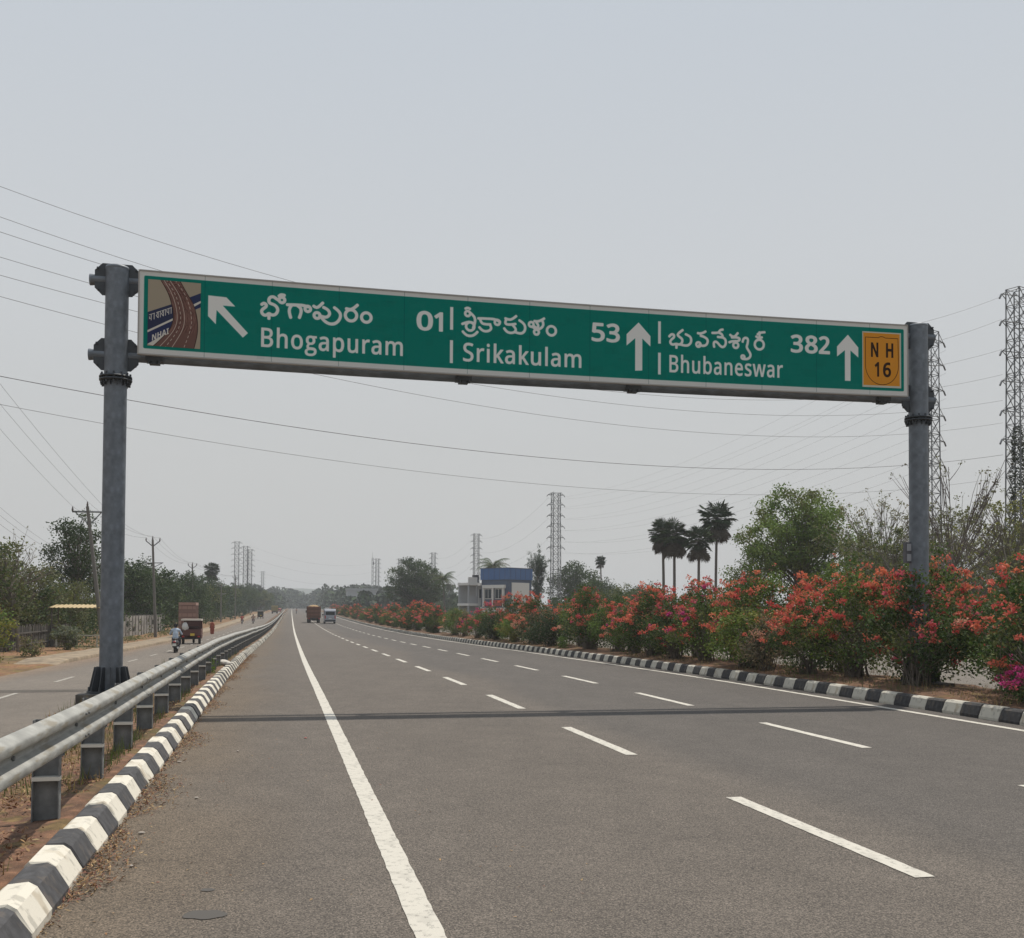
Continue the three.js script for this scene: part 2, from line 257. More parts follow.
// ------------------------------------------------------------------ guardrail
{
  const gr = thing('guardrail', 'long galvanised W-beam crash barrier on steel posts beside the painted left kerb', 'guardrail');
  const prof = [[-0.156, 0], [-0.148, 0.022], [-0.122, 0.07], [-0.106, 0.083], [-0.07, 0.083], [-0.054, 0.07], [-0.022, 0.012], [0, 0.002], [0.022, 0.012], [0.054, 0.07], [0.07, 0.083], [0.106, 0.083], [0.122, 0.07], [0.148, 0.022], [0.156, 0]];
  const dense = []; for (let i = 0; i < prof.length - 1; i++) { dense.push(prof[i], [lerp(prof[i][0], prof[i + 1][0], 0.5), lerp(prof[i][1], prof[i + 1][1], 0.5)]); } dense.push(prof[14]);
  const rb = RNG(90);
  const railY = (z) => 0.835 + (vnoise(z * 0.21, 5) - 0.5) * 0.03, railX = (z) => -1.61 + (vnoise(z * 0.17, 9) - 0.5) * 0.03;
  for (let k = 0; k < 92; k++) {
    const z0 = -7.1 + k * 4, z1 = z0 + 4.28, zs = k < 30 ? Array.from({ length: 9 }, (_, i) => lerp(z0, z1, i / 8)) : [z0, (z0 + z1) / 2, z1], p = [], uv = [], idx = [], n = dense.length, N = n * 2, off = k % 2 * 0.005;
    zs.forEach((z, j) => {
      for (let s = 0; s < 2; s++) for (let i = 0; i < n; i++) { const [y, x] = dense[s ? n - 1 - i : i]; const q = W(railX(z) + x + off - s * 0.004, railY(z) + y, z); p.push(q.x, q.y, q.z); uv.push(z * 0.7, y * 2 + s); }
      if (j) for (let i = 0; i < N; i++) { const a = (j - 1) * N + i, b = (j - 1) * N + (i + 1) % N; idx.push(a, b, b + N, a, b + N, a + N); }
    });
    const g = new THREE.BufferGeometry(); g.setAttribute('position', new THREE.Float32BufferAttribute(p, 3)); g.setAttribute('uv', new THREE.Float32BufferAttribute(uv, 2)); g.setIndex(idx); g.computeVertexNormals();
    const rail = mesh('rail_section', g, mZinc, gr);
    if (k < 14) { const b = new MB(); for (const dz of [0.08, 0.2]) for (const y of [-0.088, 0.088]) { const q = W(railX(z0 + dz) + 0.088, railY(z0 + dz) + y, z0 + dz); b.rod(q, q.clone().add(V(0.014, 0, 0)), 0.013, 0.011, 6, true); } for (const dz of [0.1, 2.1]) { const q = W(railX(z0 + dz) + 0.01, railY(z0 + dz), z0 + dz); b.rod(q, q.clone().add(V(0.016, 0, 0)), 0.018, 0.016, 6, true); } b.make('bolts', mPostSteel, rail).userData.kind = 'stuff'; }
  }
  const post = new MB().box(0, 0.42, -0.035, 0.19, 1.12, 0.008).box(-0.095, 0.42, 0, 0.008, 1.12, 0.078).box(0.095, 0.42, 0, 0.008, 1.12, 0.078);
  const pg = boxUV(post.geo(), 1.2), spacer = boxUV(new MB().box(0.112, 0.86, 0, 0.03, 0.3, 0.008).box(0.112, 1.01, 0.03, 0.03, 0.008, 0.07).box(0.112, 0.71, 0.03, 0.03, 0.008, 0.07).geo(), 1.2), band = new MB().box(0, 0, 0.0, 0.2, 0.03, 0.084).geo();
  for (let k = 0; k < 150; k++) {
    const z = -5.35 + 2 * k, q = W(-1.745, -0.07 + (rb() - 0.5) * 0.02, z), m = mesh('post', pg, mPostSteel, gr); m.position.copy(q); m.rotation.set((rb() - 0.5) * 0.03, (rb() - 0.5) * 0.06, (rb() - 0.5) * 0.02);
    mesh('spacer', spacer, mPostSteel, m); if (k < 60) { const t = mesh('reflective_band', band, mBand, m); t.position.set(0, 0.53, 0.002); }
  }
}

// ------------------------------------------------------------------ the overhead sign
const SIGN = {
  telugu: [[[214,44,217,41,222,43,222,48,216,52,213,57,216,63,222,64,227,59,232,63,239,61,243,54,242,48,237,43,232,42,227,40,226,34,229,29,235,28,239,31,244,34],['o',250,33,5],[245,26,248,22,254,24],[227,62,227,69],[266,64,263,55,264,46,268,41],[260,41,279,40,291,40,297,42],[279,42,285,45,285,55,282,63],['o',297,46,5],[308,40,312,43,318,40,324,33],[326,41,334,44,338,52,333,59,325,59,319,57],['o',314,57,5.4],[322,60,329,69,343,72,353,66,358,55,355,46,346,40],['o',376.5,52,10.6],[368,40,374,42,382,38,388,32],['o',405,54,9]],
    [[594,23,598,20,602,23],['o',598,32.5,4.8],[602,30,609,35,613,42,612,52,609,59],[588,53,595,50,602,48,609,50],['o',603,57,8],[589,68,594,74,603,76,612,73,617,67],[619.2,40.4,639.3,39.4,654.1,40,661.1,44.2],['o',656.1,45.6,4.9],[622.5,41.5,623.9,48.1,631.3,51.3,642,50.5],[641.4,50.8,645,56.6,642.1,62.1,634.1,64.9,626,63.1,621.3,57.8],[672.3,36.8,678.4,39.3,686.5,37.1,693.2,31.1],[673.6,39.6,670.5,45.6,677.1,49.5,691.7,46.4],[686.5,48.9,693.6,55.3,691.4,62.2,682.6,65,673.8,62.2,670.1,56.6],[691.4,62.2,701.6,65.5,710.4,60.3,712,50.1,706.9,42.4,700.1,38.9],['o',723.5,45,4.6],[729,48,735,53,739,46,734,41],[730,38,738,40,749,32],[746,37,749,44,743,52,734,55,728,51],['o',734,59.5,4.8],['o',764,55,9]],
    [[1008,51,1012,46,1018,47,1018,53,1012,57,1009,63,1014,68,1023,65,1029,67,1035,63,1036,55,1028,50,1025,47,1029,42,1036,37],[1023,66,1023,73],[1031,66,1043,69,1053,64,1055,55,1052,48,1043,45],[1069,41,1076,43,1085,37],[1075,46,1084,48,1091,54,1088,64,1079,67,1072,65],['o',1070,64,4.6],[1100.2,38.8,1110.8,38.2,1114.3,36.7,1116.9,31.5,1122.2,30.9],[1115.2,37.9,1120.9,39,1122.2,44.1],[1112.1,46.4,1121.3,46.3,1127.5,49.2,1129.9,55.7,1127.5,64.1,1122.2,67,1116.5,64.3,1111.7,58,1106.4,55.6,1102,58.9,1103.8,66.6],[1139,40.7,1143.4,44.2,1149.6,43.4,1154.9,36.5],[1142.5,45.5,1154,44.4,1160.6,47.8,1156.7,52.6,1142.5,53,1137.2,55.7],['o',1150.9,61.2,5.5],[1166,53,1167,47,1173,44,1178,47,1177,56,1174,64,1180,72,1184,79,1181,86,1173,89,1166,88],['o',1166.5,84.5,3.4],['o',1202.5,57,10],[1196,41,1201,45,1208,42],[1199,36,1203,32,1214,31],[1203,32,1203,40]]],
  arrows: [[119,35,151,36,167,52,145,52,190,99,181,108,134,61,133,87,119,73], [943,27,968,53,968,74,951,59,951,123,936,124,936,59,918,75,918,52], [1402,26,1426,52,1426,73,1408,59,1408,123,1395,123,1395,59,1377,73,1377,52]],
  words: [['Bhogapuram', 210, 477, 122, 34, 0], ['Srikakulam', 588, 828, 124, 34, 0], ['Bhubaneswar', 1005, 1255, 122.5, 33.5, 0], ['01', 501, 549, 69.5, 34.5, 1], ['53', 847, 903, 69, 34, 1], ['382', 1274, 1360, 68, 34, 1]],
  bars: [[567, 22, 66], [567, 86, 130], [987, 22, 67], [987, 85, 129]],
};
const SL = -2.55, SW = 15.4, ST = 7.835, SHT = 1.495, SZ = 19.62;
const sag = (x) => { const t = (x - SL) / SW; return 0.055 * 4 * t * (1 - t); };
function bow(g) { const P = g.attributes.position; for (let i = 0; i < P.count; i++) P.setY(i, P.getY(i) - sag(P.getX(i))); g.computeVertexNormals(); return g; }
function signCanvas() {
  const S = 2048 / 1540, c = document.createElement('canvas'); c.width = 2048; c.height = 200; const x = c.getContext('2d'); x.scale(S, 200 / 149.5);
  x.fillStyle = '#c9cac6'; x.fillRect(0, 0, 1540, 150);
  x.fillStyle = '#007467'; x.beginPath(); x.roundRect(8, 8.5, 1524, 131.5, 3); x.fill();
  const r = RNG(8); for (let k = 0; k < 500; k++) { x.fillStyle = r() > 0.5 ? 'rgba(0,40,40,0.05)' : 'rgba(80,150,130,0.04)'; const X = 8 + r() * 1520, Y = 9 + r() * 125; x.fillRect(X, Y, 2 + r() * 30, 1 + r() * 14); }
  for (const X of [113, 232, 354, 476, 598, 720, 842, 964, 1086, 1208, 1330, 1452]) { x.fillStyle = 'rgba(0,45,42,0.5)'; x.fillRect(X, 0, 0.7, 150); } // joints of the sheets
  const wh = '#d8d9d5'; x.fillStyle = wh; x.strokeStyle = wh; x.lineCap = 'round'; x.lineJoin = 'round';
  SIGN.telugu.forEach((word, wi) => { x.lineWidth = [6.0, 5.3, 5.3][wi]; for (const s of word) { x.beginPath(); if (s[0] === 'o') x.arc(s[1], s[2], s[3], 0, 7); else { x.moveTo(s[0], s[1]); const n = s.length / 2; if (n < 3) x.lineTo(s[2], s[3]); else { for (let k = 1; k < n - 1; k++) { const e = k === n - 2; x.quadraticCurveTo(s[k * 2], s[k * 2 + 1], e ? s[k * 2 + 2] : (s[k * 2] + s[k * 2 + 2]) / 2, e ? s[k * 2 + 3] : (s[k * 2 + 1] + s[k * 2 + 3]) / 2); } } } x.stroke(); } });
  for (const a of SIGN.arrows) { x.beginPath(); for (let k = 0; k < a.length; k += 2) k ? x.lineTo(a[k], a[k + 1]) : x.moveTo(a[k], a[k + 1]); x.fill(); }
  for (const [X, a, b] of SIGN.bars) x.fillRect(X - 3, a, 6, b - a);
  for (const [t, x0, x1, base, cap, num] of SIGN.words) { // letters set one by one at an even pitch
    x.font = '100px sans-serif'; const sy = cap / 71.5; x.lineWidth = num ? 10 : 3.2;
    const gap = 4, widths = [...t].map((ch) => x.measureText(ch).width), total = widths.reduce((s, w) => s + w, 0) + gap * (t.length - 1), sx = (x1 - x0) / total; let at = 0;
    const slots = { '01': [0, 0.6, 0.7, 1], '53': [0, 0.44, 0.55, 1], '382': [0, 0.29, 0.37, 0.67, 0.73, 1] }[t];
    if (slots) { [...t].forEach((ch, i) => { const b = x.measureText(ch), w = b.actualBoundingBoxRight + b.actualBoundingBoxLeft, a0 = lerp(x0, x1, slots[i * 2]), a1 = lerp(x0, x1, slots[i * 2 + 1]), k = (a1 - a0) / w; x.lineWidth = 6; x.save(); x.translate(a0 + b.actualBoundingBoxLeft * k, base); x.scale(k, sy); x.fillText(ch, 0, 0); x.strokeText(ch, 0, 0); x.restore(); }); continue; }
    [...t].forEach((ch, i) => { x.save(); x.translate(x0 + at * sx, base); x.scale(sx, sy); x.fillText(ch, 0, 0); x.strokeText(ch, 0, 0); x.restore(); at += widths[i] + gap; });
  }
  return c;
}
function picCanvas() { // the authority's plate: a curving road between two blue lettered bands
  const c = document.createElement('canvas'); c.width = 364; c.height = 480; const x = c.getContext('2d'); x.scale(4, 4); x.translate(-15, -14.5);
  const poly = (f, a) => { x.fillStyle = f; x.beginPath(); for (let k = 0; k < a.length; k += 2) k ? x.lineTo(a[k], a[k + 1]) : x.moveTo(a[k], a[k + 1]); x.fill(); };
  const curve = (a) => { for (let k = 2; k < a.length - 2; k += 2) { const e = k === a.length - 4; x.quadraticCurveTo(a[k], a[k + 1], e ? a[k + 2] : (a[k] + a[k + 2]) / 2, e ? a[k + 3] : (a[k + 1] + a[k + 3]) / 2); } };
  x.fillStyle = '#9c9280'; x.fillRect(0, 0, 120, 150);
  poly('#32374f', [15, 74, 62, 54, 62, 80, 15, 107]); poly('#c6c2b8', [15, 107, 62, 80, 62, 84, 15, 111]); poly('#2f3656', [15, 111, 62, 84, 56, 104, 15, 133]); poly('#c6c2b8', [15, 132, 56, 104, 60, 112, 30, 135]);
  poly('#2f3656', [86, 42, 107, 32, 107, 58, 92, 66]); poly('#c6c2b8', [90, 56, 107, 46, 107, 50, 92, 60]);
  const A = [35, 12, 44, 26, 53, 45, 59, 70, 59, 89, 50, 110, 24, 136], B = [95, 136, 99, 120, 102, 99, 100, 75, 93, 52, 81, 34, 69, 12];
  x.beginPath(); x.moveTo(A[0], A[1]); curve(A); x.lineTo(B[0], B[1]); curve(B); x.closePath(); x.fillStyle = '#6b5049'; x.fill(); x.strokeStyle = '#3f302d'; x.lineWidth = 1.4; x.stroke();
  x.save(); x.clip(); const r = RNG(31); for (let k = 0; k < 260; k++) { x.strokeStyle = r() > 0.5 ? 'rgba(60,38,34,0.35)' : 'rgba(160,120,108,0.35)'; x.lineWidth = 0.8; const t = 0.05 + r() * 0.9, X = (f) => lerp(A[f * 2], B[(6 - f) * 2], t), Y = (f) => A[f * 2 + 1]; const f = Math.floor(r() * 5); x.beginPath(); x.moveTo(X(f), Y(f) + r() * 10); x.lineTo(X(f + 1), Y(f + 1) - r() * 8); x.stroke(); }
  x.strokeStyle = '#b7a79c'; x.lineWidth = 1.1; for (const t of [0.16, 0.46]) { x.beginPath(); x.moveTo(lerp(35, 69, t), 12); curve([0, 1, 2, 3, 4, 5, 6].flatMap((f) => [lerp(A[f * 2], B[(6 - f) * 2], t), A[f * 2 + 1]])); x.stroke(); }
  x.setLineDash([5, 4]); for (const t of [0.3, 0.75]) { x.beginPath(); x.moveTo(lerp(35, 69, t), 12); curve([0, 1, 2, 3, 4, 5, 6].flatMap((f) => [lerp(A[f * 2], B[(6 - f) * 2], t), A[f * 2 + 1]])); x.stroke(); } x.restore(); x.setLineDash([]);
  x.fillStyle = x.strokeStyle = '#c9c5bd'; x.save(); x.translate(22, 126); x.transform(1, -0.52, 0, 1, 0, 0); x.font = 'bold 15px sans-serif'; x.scale(0.78, 1); x.fillText('NHAI', 0, 0); x.restore();
  // the upper line of Devanagari letters: headstroke with hanging stems and loops
  x.save(); x.translate(18, 79); x.transform(1, -0.43, 0, 1, 0, 0); x.lineWidth = 1.15; const g = [[1, 1], [6, 0], [13, 2], [16.5, 0], [22, 2], [25.5, 0], [31, 3], [35, 0]];
  for (const [X, k] of g) { x.beginPath(); x.moveTo(X - 1.6, 0); x.lineTo(X + 3.2, 0); x.moveTo(X + 2, 0); x.lineTo(X + 2, 11); if (k === 1) { x.moveTo(X - 1, 3); x.lineTo(X - 1, 7); x.lineTo(X + 2, 7); } if (k === 2) { x.moveTo(X, 0); x.quadraticCurveTo(X + 1, 4, X - 1.5, 5); x.lineTo(X + 1.4, 10); } if (k === 3) { x.moveTo(X - 1.2, 1); x.quadraticCurveTo(X - 2, 7, X + 2, 7); } x.stroke(); }
  x.restore(); return c;
}
function nhCanvas() {
  const c = document.createElement('canvas'); c.width = 360; c.height = 468; const x = c.getContext('2d'); x.scale(4, 4); x.translate(-1435, -17);
  x.fillStyle = '#b9bcae'; x.fillRect(1430, 10, 110, 140); x.fillStyle = '#cc8a2e'; x.fillRect(1437, 19.5, 85, 110.5);
  x.strokeStyle = '#3a2618'; x.lineWidth = 1.3; x.beginPath(); x.moveTo(1442, 29); x.lineTo(1472, 29); x.quadraticCurveTo(1480, 24, 1488, 29); x.lineTo(1518, 29); x.lineTo(1519, 88); x.bezierCurveTo(1518, 112, 1501, 128, 1480.5, 128); x.bezierCurveTo(1460, 128, 1443, 112, 1442, 88); x.closePath(); x.stroke();
  x.fillStyle = '#33241a'; const put = (t, x0, x1, b, h) => { x.font = '100px sans-serif'; const w = x.measureText(t).width; x.save(); x.translate(x0, b); x.scale((x1 - x0) / w, h / 71.5); x.fillText(t, 0, 0); x.strokeStyle = '#33241a'; x.lineWidth = 7; x.strokeText(t, 0, 0); x.restore(); };
  put('N', 1453, 1474, 69, 28); put('H', 1488, 1509, 69, 28); put('1', 1462, 1479, 110, 28); put('6', 1482, 1502, 110, 28); return c;
}
const canvasMat = (c, rough = 0.6) => { const t = new THREE.CanvasTexture(c); t.colorSpace = THREE.SRGBColorSpace; t.magFilter = THREE.LinearFilter; t.anisotropy = 8; return new THREE.MeshPhysicalMaterial({ map: t, roughness: rough, specularIntensity: 0.12, side: THREE.DoubleSide }); };
{
  const gan = thing('overhead_sign_gantry', 'green overhead direction sign in Telugu and English on two grey steel posts', 'road sign');
  const Z = 19.95; // posts stand just behind the board
  const plate = new THREE.PlaneGeometry(SW, SHT, 60, 1); plate.translate(SL + SW / 2, ST - SHT / 2, -SZ + 0.0); bow(plate);
  const backBox = new THREE.BoxGeometry(SW, SHT, 0.05, 60, 1, 1); backBox.translate(SL + SW / 2, ST - SHT / 2, -SZ - 0.028); bow(backBox);
  const board = mesh('sign_board', backBox, std([0.42, 0.43, 0.43], 0.6), gan); board.userData.label = 'long green sign board with white border, Telugu and English place names and arrows';
  mesh('sign_face', plate, canvasMat(signCanvas()), board);
  const sub = (name, x0, x1, y0, y1, cv) => { const g = new THREE.PlaneGeometry((x1 - x0) / 100, (y1 - y0) / 100, 8, 1); g.translate(SL + (x0 + x1) / 200, ST - (y0 + y1) / 200, -SZ + 0.006); return mesh(name, bow(g), canvasMat(cv, 0.5), board); };
  sub('picture_plate', 15, 106, 14.5, 134.5, picCanvas()).userData.label = 'brown and blue plate picturing a curving road with the letters NHAI';
  sub('route_plate', 1435, 1525, 17, 134, nhCanvas()).userData.label = 'amber route plate with shield reading NH 16';
  // aluminium edge trim
  const trim = new MB(); for (let k = 0; k < 30; k++) { const a = SL + SW * k / 30, b = SL + SW * (k + 1) / 30; for (const [y, s] of [[ST + 0.008, 1], [ST - SHT - 0.008, -1]]) trim.hex([V(a, y - sag(a) - 0.012, -SZ + 0.012), V(b, y - sag(b) - 0.012, -SZ + 0.012), V(b, y - sag(b) + 0.012, -SZ + 0.012), V(a, y - sag(a) + 0.012, -SZ + 0.012), V(a, y - sag(a) - 0.012, -SZ - 0.07), V(b, y - sag(b) - 0.012, -SZ - 0.07), V(b, y - sag(b) + 0.012, -SZ - 0.07), V(a, y - sag(a) + 0.012, -SZ - 0.07)]); }
  for (const X of [SL - 0.01, SL + SW + 0.01]) trim.box(X, ST - SHT / 2, -SZ - 0.03, 0.02, SHT + 0.03, 0.08); trim.make('edge_trim', std([0.34, 0.33, 0.31], 0.7), board);
  // pipes behind the board
  for (const [y, nm] of [[6.34, 'lower'], [7.70, 'upper']]) {
    const b = new MB(); const xs = Array.from({ length: 25 }, (_, k) => lerp(-3.42, 13.66, k / 24)); b.path(xs.map((x) => V(x, y - (x > SL && x < SL + SW ? sag(x) : 0), -Z + 0.02)), 0.1, 0.1, 12);
    b.rod(V(-3.44, y, -Z + 0.02), V(-3.40, y, -Z + 0.02), 0.105, 0.105, 12, true).rod(V(13.64, y, -Z + 0.02), V(13.68, y, -Z + 0.02), 0.105, 0.105, 12, true);
    mesh('beam_pipe', boxUV(b.geo(), 0.8), mPole, gan);
  }
  // uprights tying the two pipes, and hooked clamps seen under the board
  for (const x of [-2.3, 3.4, 6.85, 12.42]) { const b = new MB().box(x, 6.95 - sag(x), -Z + 0.13, 0.08, 1.5, 0.06); b.make('upright', mPoleDark, gan); const c = new MB().box(x, 6.30 - sag(x), -Z + 0.05, 0.3, 0.1, 0.24).box(x, 6.235 - sag(x), -Z + 0.05, 0.18, 0.05, 0.16).rod(V(x - 0.09, 6.26 - sag(x), -Z + 0.19), V(x - 0.09, 6.2 - sag(x), -Z + 0.19), 0.02, 0.02, 6, true).rod(V(x + 0.09, 6.26 - sag(x), -Z + 0.19), V(x + 0.09, 6.2 - sag(x), -Z + 0.19), 0.02, 0.02, 6, true); c.make('clamp', mPoleDark, gan); }
  for (const [X, lean, base] of [[-2.96, 0, 0.26], [13.26, 0, 0.3]]) {
    const top = 7.93, P = (y) => X + lean * (y - 7), post = new THREE.Group(); post.name = 'post'; gan.add(post);
    const g = new MB().rod(V(P(base), base, -Z + 0.1), V(P(5.9), 5.9, -Z + 0.1), 0.2, 0.196, 28).rod(V(P(5.9), 5.9, -Z + 0.1), V(P(top), top, -Z + 0.1), 0.202, 0.2, 28).geo();
    const shaft = mesh('shaft', (() => { const q = g; const PP = q.attributes.position, uv = new Float32Array(PP.count * 2); for (let i = 0; i < PP.count; i++) { uv[i * 2] = Math.atan2(PP.getX(i) - X, PP.getZ(i) + Z - 0.1) * 0.32; uv[i * 2 + 1] = PP.getY(i) * 0.5; } q.setAttribute('uv', new THREE.BufferAttribute(uv, 2)); return q; })(), mPole, post);
    mesh('cap', moved(lathe([[0, 0.03], [0.12, 0.028], [0.2, 0.004], [0.21, -0.03], [0.2, -0.05]], 28), P(top), top, -Z + 0.1), mPole, post);
    // flange joint with bolts
    const fl = [moved(lathe([[0.19, -0.05], [0.28, -0.045], [0.285, -0.012], [0.2, -0.008]], 28), P(5.9), 5.9, -Z + 0.1), moved(lathe([[0.2, 0.008], [0.285, 0.012], [0.28, 0.045], [0.19, 0.05]], 28), P(5.9), 5.9, -Z + 0.1)];
    for (let k = 0; k < 12; k++) { const a = k / 12 * Math.PI * 2; fl.push(moved(new THREE.CylinderGeometry(0.019, 0.019, 0.19, 6), P(5.9) + Math.cos(a) * 0.25, 5.9, -Z + 0.1 + Math.sin(a) * 0.25)); const s = new THREE.BoxGeometry(0.06, 0.09, 0.012); fl.push(moved(s, 0.225, -0.09, 0)); fl[fl.length - 1].rotateY(-a - 0.26).translate(P(5.9), 5.9, -Z + 0.1); }
    mesh('flange', merge(fl), mPoleDark, post);
    // eight-sided clamp plates holding the pipes
    for (const y of [6.34, 7.70]) {
      const oct = (s) => { const b = new MB(); const w = 0.385, h = 0.29, q = 0.13, pts = [[-w, -h + q], [-w + q, -h], [w - q, -h], [w, -h + q], [w, h - q], [w - q, h], [-w + q, h], [-w, h - q]]; const f = pts.map(([u, v]) => V(P(y) + u, y + v, -Z - 0.02 + s)), k = pts.map(([u, v]) => V(P(y) + u, y + v, -Z - 0.045 + s)); for (let i = 0; i < 8; i++) b.quad(f[i], k[i], k[(i + 1) % 8], f[(i + 1) % 8]); for (let i = 1; i < 7; i++) { b.tri(f[0], f[i], f[i + 1]); b.tri(k[0], k[i + 1], k[i]); } return b; };
      const a = oct(0.125); for (const u of [-0.33, 0.33]) for (const v of [-0.19, 0.19]) a.rod(V(P(y) + u, y + v, -Z + 0.05), V(P(y) + u, y + v, -Z + 0.15), 0.02, 0.02, 6, true); a.make('clamp_plate', mPoleDark, post);
    }
    // stiffened foot: tapered gussets on a base plate, on a concrete plinth
    const ft = [moved(new THREE.CylinderGeometry(0.40, 0.40, 0.035, 24), P(base), base + 0.018, -Z + 0.1)];
    for (let k = 0; k < 12; k++) { const a = k / 12 * Math.PI * 2, sh = new THREE.Shape(); sh.moveTo(0.19, 0.03); sh.lineTo(0.36, 0.03); sh.lineTo(0.36, 0.08); sh.lineTo(0.28, 0.46); sh.lineTo(0.19, 0.46); const e = new THREE.ExtrudeGeometry(sh, { depth: 0.016, bevelEnabled: false }); e.translate(0, 0, -0.008).rotateY(a + 0.12).translate(P(base), base, -Z + 0.1); ft.push(e); const bt = new THREE.CylinderGeometry(0.022, 0.022, 0.09, 6); ft.push(moved(bt, P(base) + Math.cos(a + 0.38) * 0.36, base + 0.06, -Z + 0.1 + Math.sin(a + 0.38) * 0.36)); }
    mesh('gusset_foot', merge(ft), mPoleDark, post);
    mesh('concrete_plinth', boxUV(new THREE.BoxGeometry(1.0, 0.9, 1.0).translate(P(base), base - 0.45, -Z + 0.1), 0.8), std([0.22, 0.21, 0.195], 0.95, { map: tConcrete }), post);
    if (X > 0) { const c = new MB().box(X - 0.24, 3.05, -Z + 0.06, 0.16, 0.44, 0.1); c.make('junction_box', std([0.09, 0.09, 0.1], 0.6), post); new MB().box(X - 0.24, 3.16, -Z + 0.118, 0.11, 0.15, 0.012).box(X - 0.24, 2.94, -Z + 0.118, 0.11, 0.15, 0.012).make('box_lid', std([0.3, 0.31, 0.33], 0.5), post); }
  }
}
// ------------------------------------------------------------------ foliage tools
class Leaves { // many small folded leaves in one geometry
  constructor(seed) { this.p = []; this.c = []; this.i = []; this.n = 0; this.r = RNG(seed); }
  leaf(x, y, z, s, col, asp = 0.55, up = 0.35, vary = 0.3) {
    const r = this.r; let nx = r() * 2 - 1, ny = r() * 2 - 1 + up, nz = r() * 2 - 1; let l = Math.hypot(nx, ny, nz) || 1; nx /= l; ny /= l; nz /= l;
    let ax = r() * 2 - 1, ay = r() * 2 - 1, az = r() * 2 - 1; const d = ax * nx + ay * ny + az * nz; ax -= d * nx; ay -= d * ny; az -= d * nz; l = Math.hypot(ax, ay, az) || 1; ax /= l; ay /= l; az /= l;
    const bx = ny * az - nz * ay, by = nz * ax - nx * az, bz = nx * ay - ny * ax, h = s * 0.5, w = h * asp, f = s * 0.12 * (r() - 0.3);
    this.p.push(x - ax * h, y - ay * h, z - az * h, x + bx * w + nx * f, y + by * w + ny * f, z + bz * w + nz * f, x + ax * h, y + ay * h, z + az * h, x - bx * w + nx * f, y - by * w + ny * f, z - bz * w + nz * f);
    const k = 1 - vary / 2 + vary * r(); for (let q = 0; q < 4; q++) this.c.push(col[0] * k, col[1] * k, col[2] * k);
    const n = this.n; this.i.push(n, n + 1, n + 2, n, n + 2, n + 3); this.n += 4;
  }
  geo() { const g = new THREE.BufferGeometry(); g.setAttribute('position', new THREE.Float32BufferAttribute(this.p, 3)); g.setAttribute('color', new THREE.Float32BufferAttribute(this.c, 3)); g.setIndex(this.i); g.computeVertexNormals(); return g; }
}
const leafMat = (tr = 0.3) => new THREE.MeshPhysicalMaterial({ color: 0xffffff, vertexColors: true, roughness: 0.9, transmission: tr, thickness: 0, side: THREE.DoubleSide, specularIntensity: 0.4 });
const mLeaf = leafMat(0.36), mLeafThin = leafMat(0.55), mPetal = leafMat(0.35), mDryLeaf = new THREE.MeshStandardMaterial({ vertexColors: true, roughness: 0.95, side: THREE.DoubleSide });
const tBark = tex(256, (u, v, i, j) => { const n = fbm(u * 16, v * 5, 4, 1), l = 0.7 + (fbm(u * 20, v * 6, 4, 2) - 0.5) * 0.5 + (hash(i, j) - 0.5) * 0.15; return [l, l * 0.95, l * 0.88]; });
const mBarkThin = std([0.17, 0.15, 0.125], 0.95), mBark = std([0.16, 0.135, 0.11], 0.95), mBarkPale = std([0.34, 0.30, 0.25], 0.95), mPalmTrunk = std([0.13, 0.12, 0.11], 0.95);
const G = { dark: [0.042, 0.068, 0.027], mid: [0.066, 0.10, 0.033], olive: [0.135, 0.15, 0.05], bright: [0.125, 0.195, 0.045], yellow: [0.24, 0.24, 0.06], blue: [0.06, 0.09, 0.055], dry: [0.23, 0.185, 0.11], dusty: [0.16, 0.17, 0.09] };
const gauss = (r) => (r() + r() + r() - 1.5) * 1.15;
const curveTo = (a, b, r, bend, n = 4) => { const out = [], c = V((r() - 0.5) * bend, bend * 0.35 * (r() - 0.2), (r() - 0.5) * bend); for (let k = 0; k <= n; k++) { const t = k / n; out.push(a.clone().lerp(b, t).addScaledVector(c, Math.sin(t * Math.PI))); } return out; };

